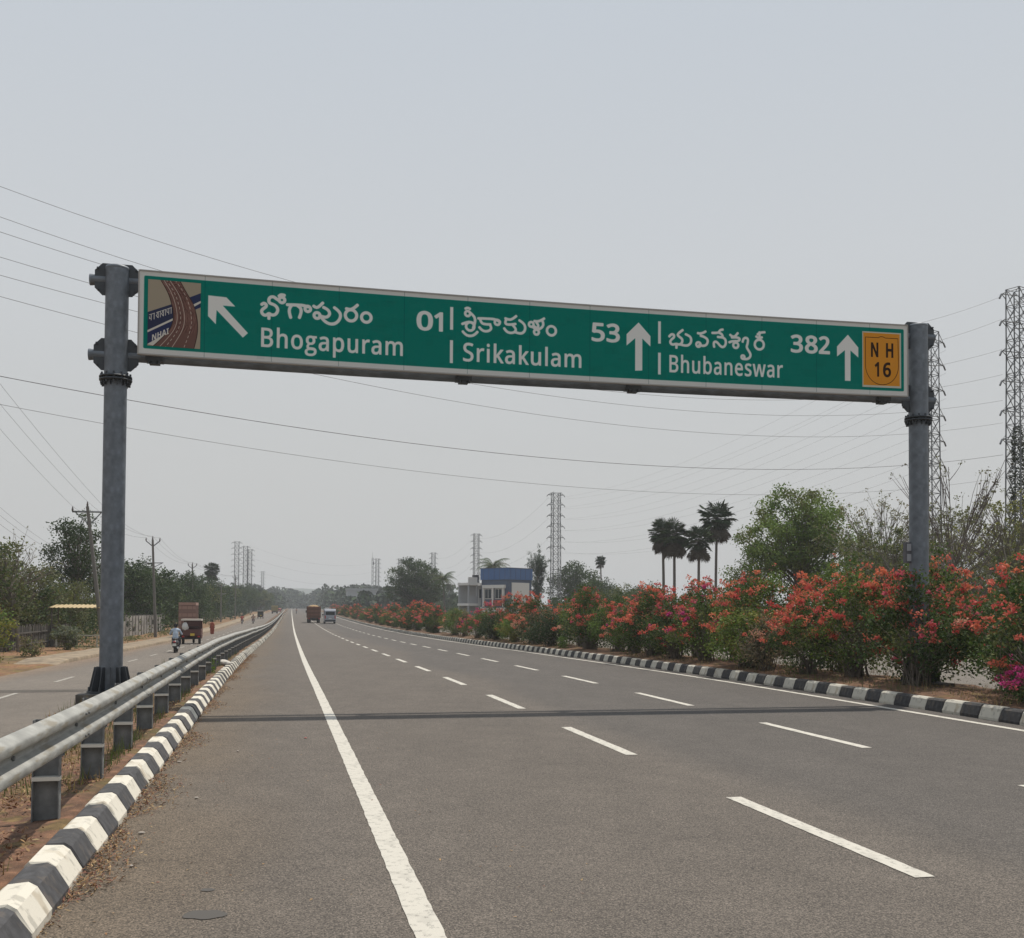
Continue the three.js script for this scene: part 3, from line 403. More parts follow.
// a tree: tapered trunk, limbs out to leaf clumps that fill an uneven crown
function treeGeo(o) {
  const r = RNG(o.seed), wood = new MB(), lv = new Leaves(o.seed + 1), top = o.h, c0 = o.crownBase, ry = (top - c0) / 2, cy = c0 + ry;
  const lean = V((r() - 0.5) * (o.lean ?? 0.5), 0, (r() - 0.5) * (o.lean ?? 0.5)), nT = 6, trunk = []; const trunkTop = lerp(c0, top, o.trunkUp ?? 0.55);
  for (let k = 0; k <= nT; k++) { const t = k / nT; trunk.push(V(lean.x * t + Math.sin(t * 5 + o.seed) * 0.12 * t, trunkTop * t - (k ? 0 : 0.3), lean.z * t + Math.cos(t * 4 + o.seed) * 0.12 * t)); }
  wood.path(trunk, o.trunkR, o.trunkR * 0.35, 7);
  const spots = [];
  for (let k = 0; k < o.clumps; k++) {
    let a, u, R, p, tries = 0;
    do { a = r() * Math.PI * 2; u = r() * 2 - 1; const lobe = 0.72 + 0.38 * vnoise(Math.cos(a) * 1.6 + 9 + o.seed, u * 1.8 + Math.sin(a) * 1.6 + 5); R = Math.pow(r(), o.shell ?? 0.45) * lobe; const s = Math.sqrt(1 - u * u); p = V(Math.cos(a) * s * R * o.rx * (u < 0 ? 1 : (o.taper ?? 1) + (1 - (o.taper ?? 1)) * (1 - u)), cy + u * R * ry * 1.05, Math.sin(a) * s * R * (o.rz ?? o.rx)); tries++; } while (tries < 12 && spots.some((q) => q.distanceTo(p) < o.gap));
    p.add(lean); spots.push(p);
    const tb = clamp((p.y - c0 * 0.7) / (trunkTop - c0 * 0.7) * 0.75, 0.3, 0.97) * (0.75 + 0.25 * r()), f = tb * nT, i0 = Math.min(nT - 1, Math.floor(f)), from = trunk[i0].clone().lerp(trunk[i0 + 1], f - i0);
    wood.path(curveTo(from, p, r, o.rx * 0.16), o.trunkR * (o.limb ?? 0.22), 0.012 + o.trunkR * 0.03, 4);
    if (o.twigs) for (let q = 0; q < o.twigs; q++) { const e = p.clone().add(V(gauss(r) * o.cr * 1.2, Math.abs(gauss(r)) * o.cr * 1.1, gauss(r) * o.cr * 1.2)); wood.path(curveTo(from.clone().lerp(p, 0.4 + r() * 0.5), e, r, 0.25, 3), 0.022, 0.006, 3); for (let m = 0; m < (o.twigLeaves ?? 0); m++) lv.leaf(e.x + gauss(r) * 0.14, e.y + gauss(r) * 0.12, e.z + gauss(r) * 0.14, o.leaf * (0.7 + 0.6 * r()), o.cols[Math.floor(r() * o.cols.length)], o.asp ?? 0.6, 0.4); }
    const base = o.cols[Math.floor(r() * o.cols.length)], cr = o.cr * (0.7 + 0.6 * r());
    for (let q = 0; q < o.leaves; q++) { const s = V(gauss(r), gauss(r) * 0.72, gauss(r)); const col = r() < 0.12 ? o.cols[Math.floor(r() * o.cols.length)] : base; lv.leaf(p.x + s.x * cr, p.y + s.y * cr, p.z + s.z * cr, o.leaf * (0.65 + 0.7 * r()), col, o.asp ?? 0.6, 0.45, 0.4); }
  }
  return [wood.geo(), lv.geo()];
}
function tree(o, label, group, pos, turn = 0, sc = 1) {
  const t = thing(o.name ?? 'tree', label, o.cat ?? 'tree', group, pos), [w, l] = treeGeo(o);
  mesh('trunk', w, o.bark ?? mBark, t); mesh('crown', l, o.mat ?? mLeaf, t); t.rotation.y = turn; t.scale.setScalar(sc); return t;
}
const down = (X, Z, side = 0) => W(X, X < 0 ? SY + (side || 0.02) : -0.45, Z);

// ------------------------------------------------------------------ flowering median bushes
const F = { coral: [0.62, 0.16, 0.11], red: [0.56, 0.10, 0.085], orange: [0.66, 0.21, 0.115], pink: [0.58, 0.12, 0.16], magenta: [0.48, 0.05, 0.20], pale: [0.62, 0.32, 0.22] };
function bushGeo(o) {
  const r = RNG(o.seed), wood = new MB(), lv = new Leaves(o.seed + 3), fl = new Leaves(o.seed + 5), n = o.clumps ?? 46, spots = [];
  for (let k = 0; k < n; k++) {
    let p, u, tries = 0; do { const a = r() * Math.PI * 2; u = Math.pow(r(), 0.75); const prof = Math.sin(Math.PI * clamp(0.16 + u * 0.80)) * (0.78 + 0.4 * vnoise(Math.cos(a) * 1.5 + o.seed, Math.sin(a) * 1.5 + u * 2)), R = Math.pow(r(), 0.42) * prof * o.w; p = V(Math.cos(a) * R, 0.28 + u * (o.h - 0.42) * (0.86 + 0.24 * r()), Math.sin(a) * R * 0.95); tries++; } while (tries < 10 && spots.some((q) => q.distanceTo(p) < 0.26));
    spots.push(p);
    const b = V((r() - 0.5) * 0.5, -0.05, (r() - 0.5) * 0.5), mid = V(p.x * 0.35, p.y * 0.6, p.z * 0.35); wood.path([b, mid.clone().lerp(b, 0.4), mid, p], 0.013 + 0.01 * r(), 0.005, 4);
    const base = o.green[Math.floor(r() * o.green.length)];
    for (let q = 0; q < (o.leaves ?? 95); q++) { const cr = 0.24; lv.leaf(p.x + gauss(r) * cr, Math.max(0.1, p.y + gauss(r) * cr * 0.9), p.z + gauss(r) * cr, 0.05 + 0.045 * r(), r() < 0.15 ? o.green[Math.floor(r() * o.green.length)] : base, 0.62, 0.3, 0.45); }
    // flower sprays at the outer, upper ends
    const out = Math.hypot(p.x, p.z) / o.w, chance = o.bloom * (0.25 + 0.75 * smooth(0.2, 0.75, u) + 0.3 * smooth(0.5, 0.9, out));
    if (r() < chance) {
      const sprays = 2 + Math.floor(r() * 4);
      for (let s = 0; s < sprays; s++) {
        const d = V(p.x / o.w * 0.8 + gauss(r) * 0.5, 0.25 + r() * 0.5, p.z / o.w * 0.8 + gauss(r) * 0.5).normalize(), e = p.clone().addScaledVector(d, 0.14 + 0.36 * r()), col = o.flower[Math.floor(r() * o.flower.length)], rad = 0.035 + 0.045 * r();
        wood.path([p, e], 0.006, 0.003, 3);
        const m = 14 + Math.floor(r() * 22); for (let q = 0; q < m; q++) fl.leaf(e.x + gauss(r) * rad * 1.35, e.y + gauss(r) * rad * 0.95, e.z + gauss(r) * rad * 1.35, 0.04 + 0.03 * r(), col, 0.85, 0.2, 0.3);
      }
    }
  }
  // long whippy shoots above the mass
  for (let k = 0; k < (o.shoots ?? 7); k++) { const p = spots[Math.floor(r() * spots.length)], e = p.clone().add(V(gauss(r) * 0.4, 0.35 + r() * 0.4, gauss(r) * 0.4)); wood.path(curveTo(p, e, r, 0.1, 3), 0.007, 0.003, 3); for (let q = 0; q < 26; q++) { const t = r(), c = p.clone().lerp(e, t); (r() < o.bloom * 0.5 && t > 0.6 ? fl : lv).leaf(c.x + gauss(r) * 0.06, c.y + gauss(r) * 0.05, c.z + gauss(r) * 0.06, 0.05 + 0.03 * r(), r() < o.bloom * 0.5 && t > 0.6 ? o.flower[0] : o.green[0], 0.6, 0.2); } }
  return [wood.geo(), lv.geo(), fl.n ? fl.geo() : null];
}
const bushProtos = {};
function bush(kind, o, label, X, Z, sc, turn) {
  const key = kind;
  if (!bushProtos[key]) {
    const t = thing('bougainvillea_bush', label, 'bush', 'flowering bushes along the median', W(X, 0.2, Z)), [w, l, f] = bushGeo(o);
    mesh('stems', w, mBark, t); mesh('foliage', l, mLeaf, t); if (f) mesh('flowers', f, mPetal, t).userData.kind = 'stuff'; t.rotation.y = turn; t.scale.set(...sc); bushProtos[key] = t; return t;
  }
  return dup(bushProtos[key], label, W(X, 0.2, Z), turn, sc);
}
{
  const gD = [G.mid, [0.055, 0.10, 0.03], G.dark, G.olive, [0.075, 0.125, 0.03]], gM = [[0.07, 0.115, 0.03], G.olive, G.bright, G.mid, [0.13, 0.18, 0.04]], gY = [G.bright, G.yellow, [0.16, 0.21, 0.045]], gB = [G.dry, [0.11, 0.09, 0.06], G.dark];
  const K = {
    orange: { seed: 501, w: 1.2, h: 2.3, green: gD, flower: [F.coral, F.orange, F.coral, F.red], bloom: 0.72, clumps: 58, leaves: 100 },
    red: { seed: 512, w: 1.15, h: 2.2, green: gD, flower: [F.red, F.coral, F.red, F.pink], bloom: 0.62, clumps: 54, leaves: 100 },
    tall: { seed: 523, w: 1.25, h: 2.6, green: gM, flower: [F.coral, F.red, F.orange], bloom: 0.6, clumps: 60, leaves: 105, shoots: 14 },
    pink: { seed: 534, w: 1.15, h: 2.0, green: gM, flower: [F.pink, F.red, F.magenta, F.coral, F.coral], bloom: 0.62, clumps: 50, leaves: 90 },
    yellow: { seed: 545, w: 1.0, h: 1.9, green: gY, flower: [F.orange, F.pale], bloom: 0.22, clumps: 44, leaves: 110 },
    brown: { seed: 556, w: 0.9, h: 1.4, green: gB, flower: [F.pale, F.coral], bloom: 0.2, clumps: 36, leaves: 80, shoots: 10 },
    green: { seed: 567, w: 1.1, h: 2.2, green: gM, flower: [F.coral, F.pale], bloom: 0.3, clumps: 50, leaves: 110, shoots: 14 },
    magenta: { seed: 589, w: 0.5, h: 0.62, green: gD, flower: [F.magenta, F.magenta, F.pink], bloom: 1.3, clumps: 16, leaves: 60, shoots: 2 },
    dark: { seed: 578, w: 0.95, h: 1.5, green: [G.dark, G.dark, [0.05, 0.05, 0.03]], flower: [F.coral], bloom: 0.12, clumps: 42, leaves: 110 },
  };
  const near = [ // kind, X, Z, scale, label
    ['orange', 13.0, 16.0, [1.0, 1.0, 1.0], 'orange-red bougainvillea bush cut off by the right edge of the photo'],
    ['magenta', 12.3, 15.3, [0.85, 0.8, 0.85], 'small magenta-pink bougainvillea low by the kerb at the right edge'],
    ['red', 12.75, 19.15, [1.02, 1.05, 1.0], 'dense red bougainvillea bush directly in front of the right gantry post'],
    ['tall', 13.0, 21.9, [1.0, 0.98, 1.0], 'tall orange-red bougainvillea just left of the right gantry post'],
    ['orange', 12.5, 23.2, [0.8, 0.78, 0.8], 'dark-leaved orange bougainvillea, second bush left of the right gantry post'],
    ['brown', 12.2, 24.8, [0.95, 0.95, 0.9], 'thin half-dry brownish bush between two flowering median bushes'],
    ['yellow', 12.35, 26.3, [1.1, 0.92, 1.1], 'yellow-green median bush with almost no flowers'],
    ['tall', 13.3, 27.4, [1.15, 1.08, 1.1], 'tallest coral bougainvillea, rising behind the yellow-green bush'],
    ['pink', 12.7, 30.0, [1.15, 1.1, 1.1], 'pink and magenta bougainvillea bush under the three tall palms'],
    ['red', 12.5, 32.0, [0.95, 0.92, 0.95], 'red bougainvillea bush left of the pink and magenta one'],
    ['orange', 12.6, 34.4, [1.15, 1.0, 1.1], 'broad bright orange bougainvillea below the leftmost of the tall palms'],
    ['pink', 12.8, 36.8, [0.9, 0.95, 0.9], 'mixed pink and coral bougainvillea left of the broad orange bush'],
    ['green', 12.9, 39.2, [1.05, 1.0, 1.0], 'mostly green leggy bougainvillea right of the dark red bush'],
    ['red', 12.5, 41.8, [1.15, 1.15, 1.1], 'large dark bush with scattered red flowers standing apart in the median'],
    ['green', 13.2, 45.2, [1.25, 1.25, 1.2], 'tall leggy green bougainvillea right of the blue building'],
    ['dark', 12.3, 47.6, [1.3, 1.05, 1.2], 'low dark brownish bush in front of the tall leggy green one'],
    ['brown', 12.3, 50.4, [1.2, 1.1, 1.1], 'broad brown half-dry bush below the twin pylons'],
    ['orange', 12.8, 53.0, [1.1, 1.05, 1.1], 'orange bougainvillea bush in front of the casuarina tree'],
    ['yellow', 12.4, 56.0, [1.0, 0.85, 1.0], 'yellowish bush in front of the white wall of the blue building'],
    ['orange', 12.9, 58.6, [1.2, 1.1, 1.1], 'orange bougainvillea in front of the right corner of the blue building'],
    ['dark', 12.3, 60.8, [1.1, 1.1, 1.1], 'small dark round bush below the blue building'],
    ['pink', 12.6, 64.0, [1.2, 1.05, 1.2], 'pink bougainvillea bush in front of the blue building'],
    ['pink', 12.4, 67.5, [1.0, 0.85, 1.0], 'low pink bougainvillea at the left corner of the blue building'],
    ['brown', 12.5, 73.0, [1.0, 1.2, 1.0], 'pale brown thin bush left of the blue building'],
    ['green', 12.6, 78.5, [1.1, 0.9, 1.1], 'green bush with clipped sides left of the pale brown thin bush'],
    ['yellow', 13.2, 82.0, [1.2, 1.2, 1.2], 'yellow-orange topped bush under the small palm'],
    ['red', 12.6, 89.0, [1.3, 1.05, 1.3], 'big red bougainvillea below the right side of the big round tree'],
    ['orange', 12.8, 95.0, [1.2, 1.05, 1.2], 'orange-red bougainvillea below the middle of the big round tree'],
  ];
  near.push(['tall', 14.1, 24.4, [1.1, 1.12, 1.1], 'tall leafy bougainvillea in the back row left of the right gantry post'], ['green', 14.2, 18.0, [1.1, 1.0, 1.1], 'mostly green bush in the back row right of the right gantry post'], ['tall', 14.0, 20.6, [1.0, 1.12, 1.0], 'coral-topped bush in the back row hugging the right gantry post'], ['green', 14.0, 30.5, [1.2, 1.08, 1.2], 'leafy green bush in the back row behind the pink and magenta one'], ['orange', 14.0, 33.6, [1.1, 1.08, 1.1], 'orange bush in the back row left of the pink and magenta one'], ['red', 14.1, 37.6, [1.15, 1.1, 1.15], 'red-flowered bush in the back row behind the mixed pink and coral one'], ['yellow', 13.9, 40.4, [1.1, 1.1, 1.1], 'yellowish leafy bush in the back row right of the dark red bush'], ['orange', 14.2, 48.6, [1.2, 1.05, 1.2], 'orange bush in the back row behind the low dark brownish bush']);
  const r = RNG(600); for (const [k, X, Z, sc, label] of near) bush(k, K[k], label, X, Z, sc, r() * 6.28);
  const ord = ['first', 'second', 'third', 'fourth', 'fifth', 'sixth', 'seventh', 'eighth', 'ninth', 'tenth', 'eleventh', 'twelfth', 'thirteenth', 'fourteenth', 'fifteenth', 'sixteenth', 'seventeenth', 'eighteenth'];
  const farKinds = ['orange', 'red', 'green', 'orange', 'yellow', 'red', 'orange', 'green', 'pink', 'red', 'orange', 'yellow', 'red', 'green', 'orange', 'red', 'pink', 'orange'];
  farKinds.forEach((k, i) => bush(k, K[k], `distant median bush, ${ord[i]} beyond the big orange-red one towards the van`, 12.7 + (r() - 0.5) * 0.6, 101 + i * 6.2 + r() * 2 + i * i * 0.35, [1.25 + r() * 0.3, 0.9 + r() * 0.3, 1.25 + r() * 0.3], r() * 6.28));
}

// ------------------------------------------------------------------ trees on the right
const at = (X, Y, Z) => V(X, Y, -Z);
tree({ seed: 21, h: 12.2, crownBase: 3.0, rx: 5.0, clumps: 185, gap: 0.6, cr: 0.62, leaves: 140, leaf: 0.19, trunkR: 0.24, cols: [[0.17, 0.25, 0.055], G.bright, [0.18, 0.24, 0.06], G.olive], limb: 0.16, taper: 0.8, shell: 0.55 }, 'tall bright-green leafy tree right of the palms, beyond the opposite carriageway', 'trees beyond the opposite carriageway', at(37, -0.7, 70));
tree({ seed: 22, h: 7.2, crownBase: 2, rx: 2.4, clumps: 55, gap: 0.4, cr: 0.5, leaves: 80, leaf: 0.16, trunkR: 0.14, cols: [[0.12, 0.18, 0.04], G.olive], twigs: 2, twigLeaves: 4 }, 'smaller light-green tree leaning against the tall bright-green tree on its left', 'trees beyond the opposite carriageway', at(33, -0.6, 69));
// thin trees, half bare in the dry season
const bareOpt = (seed, h, rx, extra = {}) => ({ seed, h, crownBase: h * 0.26, rx: rx * 1.15, clumps: 60, gap: 0.6, cr: 0.62, leaves: 3, leaf: 0.13, trunkR: 0.11, trunkUp: 0.4, lean: 1.0, shell: 0.35, cols: [G.dusty, G.dry, G.olive], twigs: 5, twigLeaves: 3, limb: 0.26, mat: mLeafThin, bark: mBarkThin, name: 'bare_tree', ...extra });
tree(bareOpt(31, 9.4, 2.9, { clumps: 36, twigs: 5, twigLeaves: 5, leaves: 0, leaf: 0.12, cr: 0.45, limb: 0.2, trunkR: 0.09, trunkUp: 0.3, cols: [G.dusty, [0.13, 0.12, 0.09]], bark: std([0.13, 0.11, 0.10], 0.95) }), 'nearly bare tree with tufted twigs behind the right gantry post', 'trees beyond the opposite carriageway', at(29.6, -0.5, 42));
tree(bareOpt(32, 10.2, 3.2, { twigLeaves: 9, leaves: 8, cols: [G.dusty, G.olive, G.dry] }), 'thin pale half-bare tree right of the tall bright-green tree', 'trees beyond the opposite carriageway', at(37.2, -0.6, 60));
tree(bareOpt(33, 8.6, 2.6, { twigLeaves: 14, leaves: 14, cols: [G.olive, G.dusty, [0.14, 0.15, 0.05]] }), 'thin half-bare tree between the pale one and the right gantry post', 'trees beyond the opposite carriageway', at(37.5, -0.6, 54));
tree(bareOpt(34, 8.2, 2.8, { twigLeaves: 18, leaves: 18, cols: [G.olive, G.yellow, [0.15, 0.16, 0.055]] }), 'yellow-green slender tree left of the vine-covered pylon', 'trees beyond the opposite carriageway', at(35.5, -0.5, 46));
tree(bareOpt(35, 8.0, 2.6, { twigLeaves: 18, leaves: 18, cols: [[0.13, 0.14, 0.05], G.bright, G.yellow] }), 'yellow-green slender tree at the right edge in front of the vine-covered pylon', 'trees beyond the opposite carriageway', at(40, -0.5, 48.5));
tree(bareOpt(36, 6.4, 3.0, { twigLeaves: 22, leaves: 26, cols: [G.olive, [0.13, 0.14, 0.05], G.mid] }), 'low spreading olive tree behind the red bush at the right gantry post', 'trees beyond the opposite carriageway', at(31.5, -0.5, 50));
tree(bareOpt(37, 5.6, 2.2, { clumps: 30, twigLeaves: 4 }), 'small bare twiggy tree between the palms and the tall bright-green tree', 'trees beyond the opposite carriageway', at(36, -0.6, 78));
tree(bareOpt(38, 7.5, 3.0, { twigLeaves: 22, leaves: 26, cols: [G.olive, G.mid, G.dusty] }), 'leafy olive tree low behind the half-bare pale tree', 'trees beyond the opposite carriageway', at(41, -0.6, 66));
tree(bareOpt(40, 7.6, 3.4, { twigLeaves: 22, leaves: 24, cols: [G.olive, [0.15, 0.16, 0.055], G.dusty] }), 'yellow-olive tree filling the gap right of the gantry post pylon', 'trees beyond the opposite carriageway', at(41.5, -0.6, 57));
tree(bareOpt(44, 7.0, 3.4, { twigLeaves: 22, leaves: 24, cols: [G.olive, G.mid, [0.15, 0.16, 0.055]] }), 'olive tree behind the coral bushes left of the right gantry post', 'trees beyond the opposite carriageway', at(36, -0.6, 57));
// undergrowth: a mass nobody could count
{
  const lv = new Leaves(700), r = RNG(701);
  const patch = (X0, X1, Z0, Z1, n, h, cols, leaf) => { for (let k = 0; k < n; k++) { const X = lerp(X0, X1, r()), Z = lerp(Z0, Z1, r()), hh = h * (0.45 + 0.9 * vnoise(X * 0.35, Z * 0.2 + 7)), col = cols[Math.floor(r() * cols.length)], q = W(X, -0.5, Z); for (let m = 0; m < 42; m++) { const u = Math.pow(r(), 0.8), sp = 0.6 * (1.1 - 0.7 * u); lv.leaf(q.x + gauss(r) * sp, q.y + u * hh, q.z + gauss(r) * sp, leaf * (0.7 + 0.6 * r()), col, 0.6, 0.4, 0.4); } } };
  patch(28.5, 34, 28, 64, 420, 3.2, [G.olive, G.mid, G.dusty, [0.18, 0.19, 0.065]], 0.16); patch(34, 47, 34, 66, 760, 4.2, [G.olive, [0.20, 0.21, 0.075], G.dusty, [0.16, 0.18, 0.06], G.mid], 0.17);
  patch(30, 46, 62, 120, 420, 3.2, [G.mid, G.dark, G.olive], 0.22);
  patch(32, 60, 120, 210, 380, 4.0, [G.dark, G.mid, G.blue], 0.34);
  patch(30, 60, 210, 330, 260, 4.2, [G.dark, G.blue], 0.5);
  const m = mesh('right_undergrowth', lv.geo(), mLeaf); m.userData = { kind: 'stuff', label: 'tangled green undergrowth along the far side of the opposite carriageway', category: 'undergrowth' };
}
{
  const lv = new Leaves(720), r = RNG(721);
  const patch = (X0, X1, Z0, Z1, n, h, cols, leaf) => { for (let k = 0; k < n; k++) { const X = lerp(X0, X1, r()), Z = lerp(Z0, Z1, r()), hh = h * (0.4 + 1.0 * vnoise(X * 0.35 + 30, Z * 0.2 + 17)), col = cols[Math.floor(r() * cols.length)], q = W(X, SY + 0.05, Z); for (let m = 0; m < 42; m++) { const u = Math.pow(r(), 0.8), sp = 0.55 * (1.1 - 0.7 * u); lv.leaf(q.x + gauss(r) * sp, q.y + u * hh, q.z + gauss(r) * sp, leaf * (0.7 + 0.6 * r()), col, 0.6, 0.4, 0.4); } } };
  patch(-26, -14.5, 40, 70, 260, 2.6, [G.mid, G.olive, G.dark], 0.17);
  patch(-12.2, -11.6, 62, 150, 60, 0.5, [G.olive, G.dusty], 0.12);
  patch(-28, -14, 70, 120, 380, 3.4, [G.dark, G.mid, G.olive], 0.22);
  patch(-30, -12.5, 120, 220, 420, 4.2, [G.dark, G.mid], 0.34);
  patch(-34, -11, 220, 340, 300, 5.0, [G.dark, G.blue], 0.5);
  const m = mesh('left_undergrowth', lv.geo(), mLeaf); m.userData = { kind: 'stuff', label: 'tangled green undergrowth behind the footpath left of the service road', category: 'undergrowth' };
}
// palmyra palms: a bare stem, a ball of stiff fans, dead fans hanging under it
function palmyraGeo(seed, h, R, skirt) {
  const r = RNG(seed), w = new MB(), lv = new MB(); const bend = (r() - 0.5) * 0.5, P = (t) => V(bend * t * t, h * t - 0.3 * (1 - t), 0); w.path([0, 0.2, 0.4, 0.6, 0.8, 1].map(P), 0.18, 0.13, 8);
  const top = P(1), n = 66 + skirt;
  for (let k = 0; k < n; k++) {
    const dead = k >= 66, a = r() * 6.283, e = dead ? -1.25 + 0.35 * r() : Math.asin(clamp(-0.72 + 1.7 * r(), -1, 1)), d = V(Math.cos(a) * Math.cos(e), Math.sin(e), Math.sin(a) * Math.cos(e)), L = R * (dead ? 0.55 + 0.5 * r() : 0.42 + 0.24 * r()), hub = top.clone().addScaledVector(d, L); w.path([top, hub], 0.025, 0.015, 3);
    const side = d.clone().cross(V(0, 1, 0)); if (side.length() < 0.05) side.set(1, 0, 0); side.normalize(); const nor = side.clone().cross(d).normalize(), rf = R * (0.36 + 0.14 * r()), col = dead ? [0.09, 0.075, 0.055] : [0.04 * (0.8 + 0.5 * r()), 0.062 * (0.8 + 0.5 * r()), 0.026];
    lv.color(...col);
    for (let s = 0; s < 13; s++) { const f = (s - 6) / 6 * 1.9, g = f + 0.2, m = f + 0.1, pt = (q, rad, o) => hub.clone().addScaledVector(d, Math.cos(q) * rad).addScaledVector(side, Math.sin(q) * rad).addScaledVector(nor, o - (rad > 0.3 * R ? 0.12 * R * r() : 0)); const A = pt(f, rf * 0.62, 0.02), B = pt(g, rf * 0.62, 0.02), T = pt(m, rf, 0), M = pt(m, rf * 0.5, -0.03); lv.tri(hub, A, M).tri(hub, M, B).tri(A, T, M).tri(M, T, B); }
  }
  return [w.geo(), lv.geo()];
}
function palm(label, group, pos, geo, sc = 1, turn = 0, name = 'palmyra_palm') { const t = thing(name, label, 'palm tree', group, pos); mesh('trunk', geo[0], mPalmTrunk, t); mesh('crown', geo[1], mDryLeaf, t); t.scale.setScalar(sc); t.rotation.y = turn; return t; }
{
  const A = palmyraGeo(41, 12.5, 2.2, 36), B = palmyraGeo(42, 10.7, 1.95, 44), C = palmyraGeo(43, 10.2, 1.85, 36), D = palmyraGeo(44, 10.9, 1.85, 50), g = 'palmyra palms beyond the opposite carriageway';
  palm('tallest palmyra palm, rightmost of the group left of the bright-green tree', g, at(45.6, -0.7, 105), A);
  palm('palmyra palm second from the right in the group of tall palms', g, at(42.2, -0.7, 101.5), C, 0.96, 1);
  palm('palmyra palm second from the left in the group of tall palms', g, at(41.9, -0.7, 107.5), B, 1.0, 2);
  palm('leftmost palmyra palm of the tall group, overlapping its neighbour', g, at(42.2, -0.7, 111.5), D, 1.04, 3);
  palm('far small palmyra palm with a thin top, left of the tall palm group', g, at(62.5, -0.8, 200), palmyraGeo(45, 12.4, 1.3, 8), 1.0, 0);
  palm('solitary palmyra palm with a dark round head above the left treeline', undefined, at(-14.2, -0.9, 230), palmyraGeo(46, 9.6, 1.7, 40), 1.12, 0);
}
// feathery palms by the blue building
function coconutGeo(seed, h, R) {
  const r = RNG(seed), w = new MB(), lv = new MB(), b = (r() - 0.5) * 1.2, P = (t) => V(b * t * t, h * t - 0.3 * (1 - t), b * 0.4 * t); w.path([0, 0.25, 0.5, 0.75, 1].map(P), 0.18, 0.12, 7); const top = P(1);
  for (let k = 0; k < 22; k++) {
    const a = k * 2.4, e0 = 1.2 - k * 0.075, pts = []; let p = top.clone(), e = e0; for (let s = 0; s <= 7; s++) { pts.push(p.clone()); p = p.clone().add(V(Math.cos(a) * Math.cos(e), Math.sin(e), Math.sin(a) * Math.cos(e)).multiplyScalar(R / 7)); e -= 0.24; }
    w.path(pts, 0.03, 0.008, 3); lv.color(0.045 + 0.03 * r(), 0.07 + 0.03 * r(), 0.028); const side = V(-Math.sin(a), 0, Math.cos(a));
    for (let s = 0; s < 7; s++) for (let m = 0; m < 4; m++) { const c = pts[s].clone().lerp(pts[s + 1], m / 4), l = R * 0.26 * Math.sin(Math.PI * clamp(0.12 + (s + m / 4) / 8)); for (const sg of [-1, 1]) { const tip = c.clone().addScaledVector(side, sg * l).add(V(Math.cos(a) * l * 0.4, -l * (0.5 + 0.3 * r()), Math.sin(a) * l * 0.4)), o = pts[s + 1].clone().sub(pts[s]).normalize().multiplyScalar(0.07); lv.tri(c, c.clone().add(o), tip); } }
  }
  return [w.geo(), lv.geo()];
}
{
  const C = coconutGeo(51, 8.6, 3.2);
  palm('feathery palm left of the blue building', 'palms near the blue building', at(26.6, -0.9, 172), C, 0.9, 0, 'coconut_palm');
  palm('round-headed palm peeping over the left side of the blue building', 'palms near the blue building', at(37.6, -0.9, 187), C, 1.22, 2, 'coconut_palm');
  palm('feathery palm in the left treeline behind the service road', 'palms in the left treeline', at(-16.2, -0.9, 108), C, 0.72, 1, 'coconut_palm');
  palm('small feathery palm right of the solitary round-headed palm', 'palms in the left treeline', at(-12.5, -0.9, 262), C, 0.85, 3, 'coconut_palm');
}
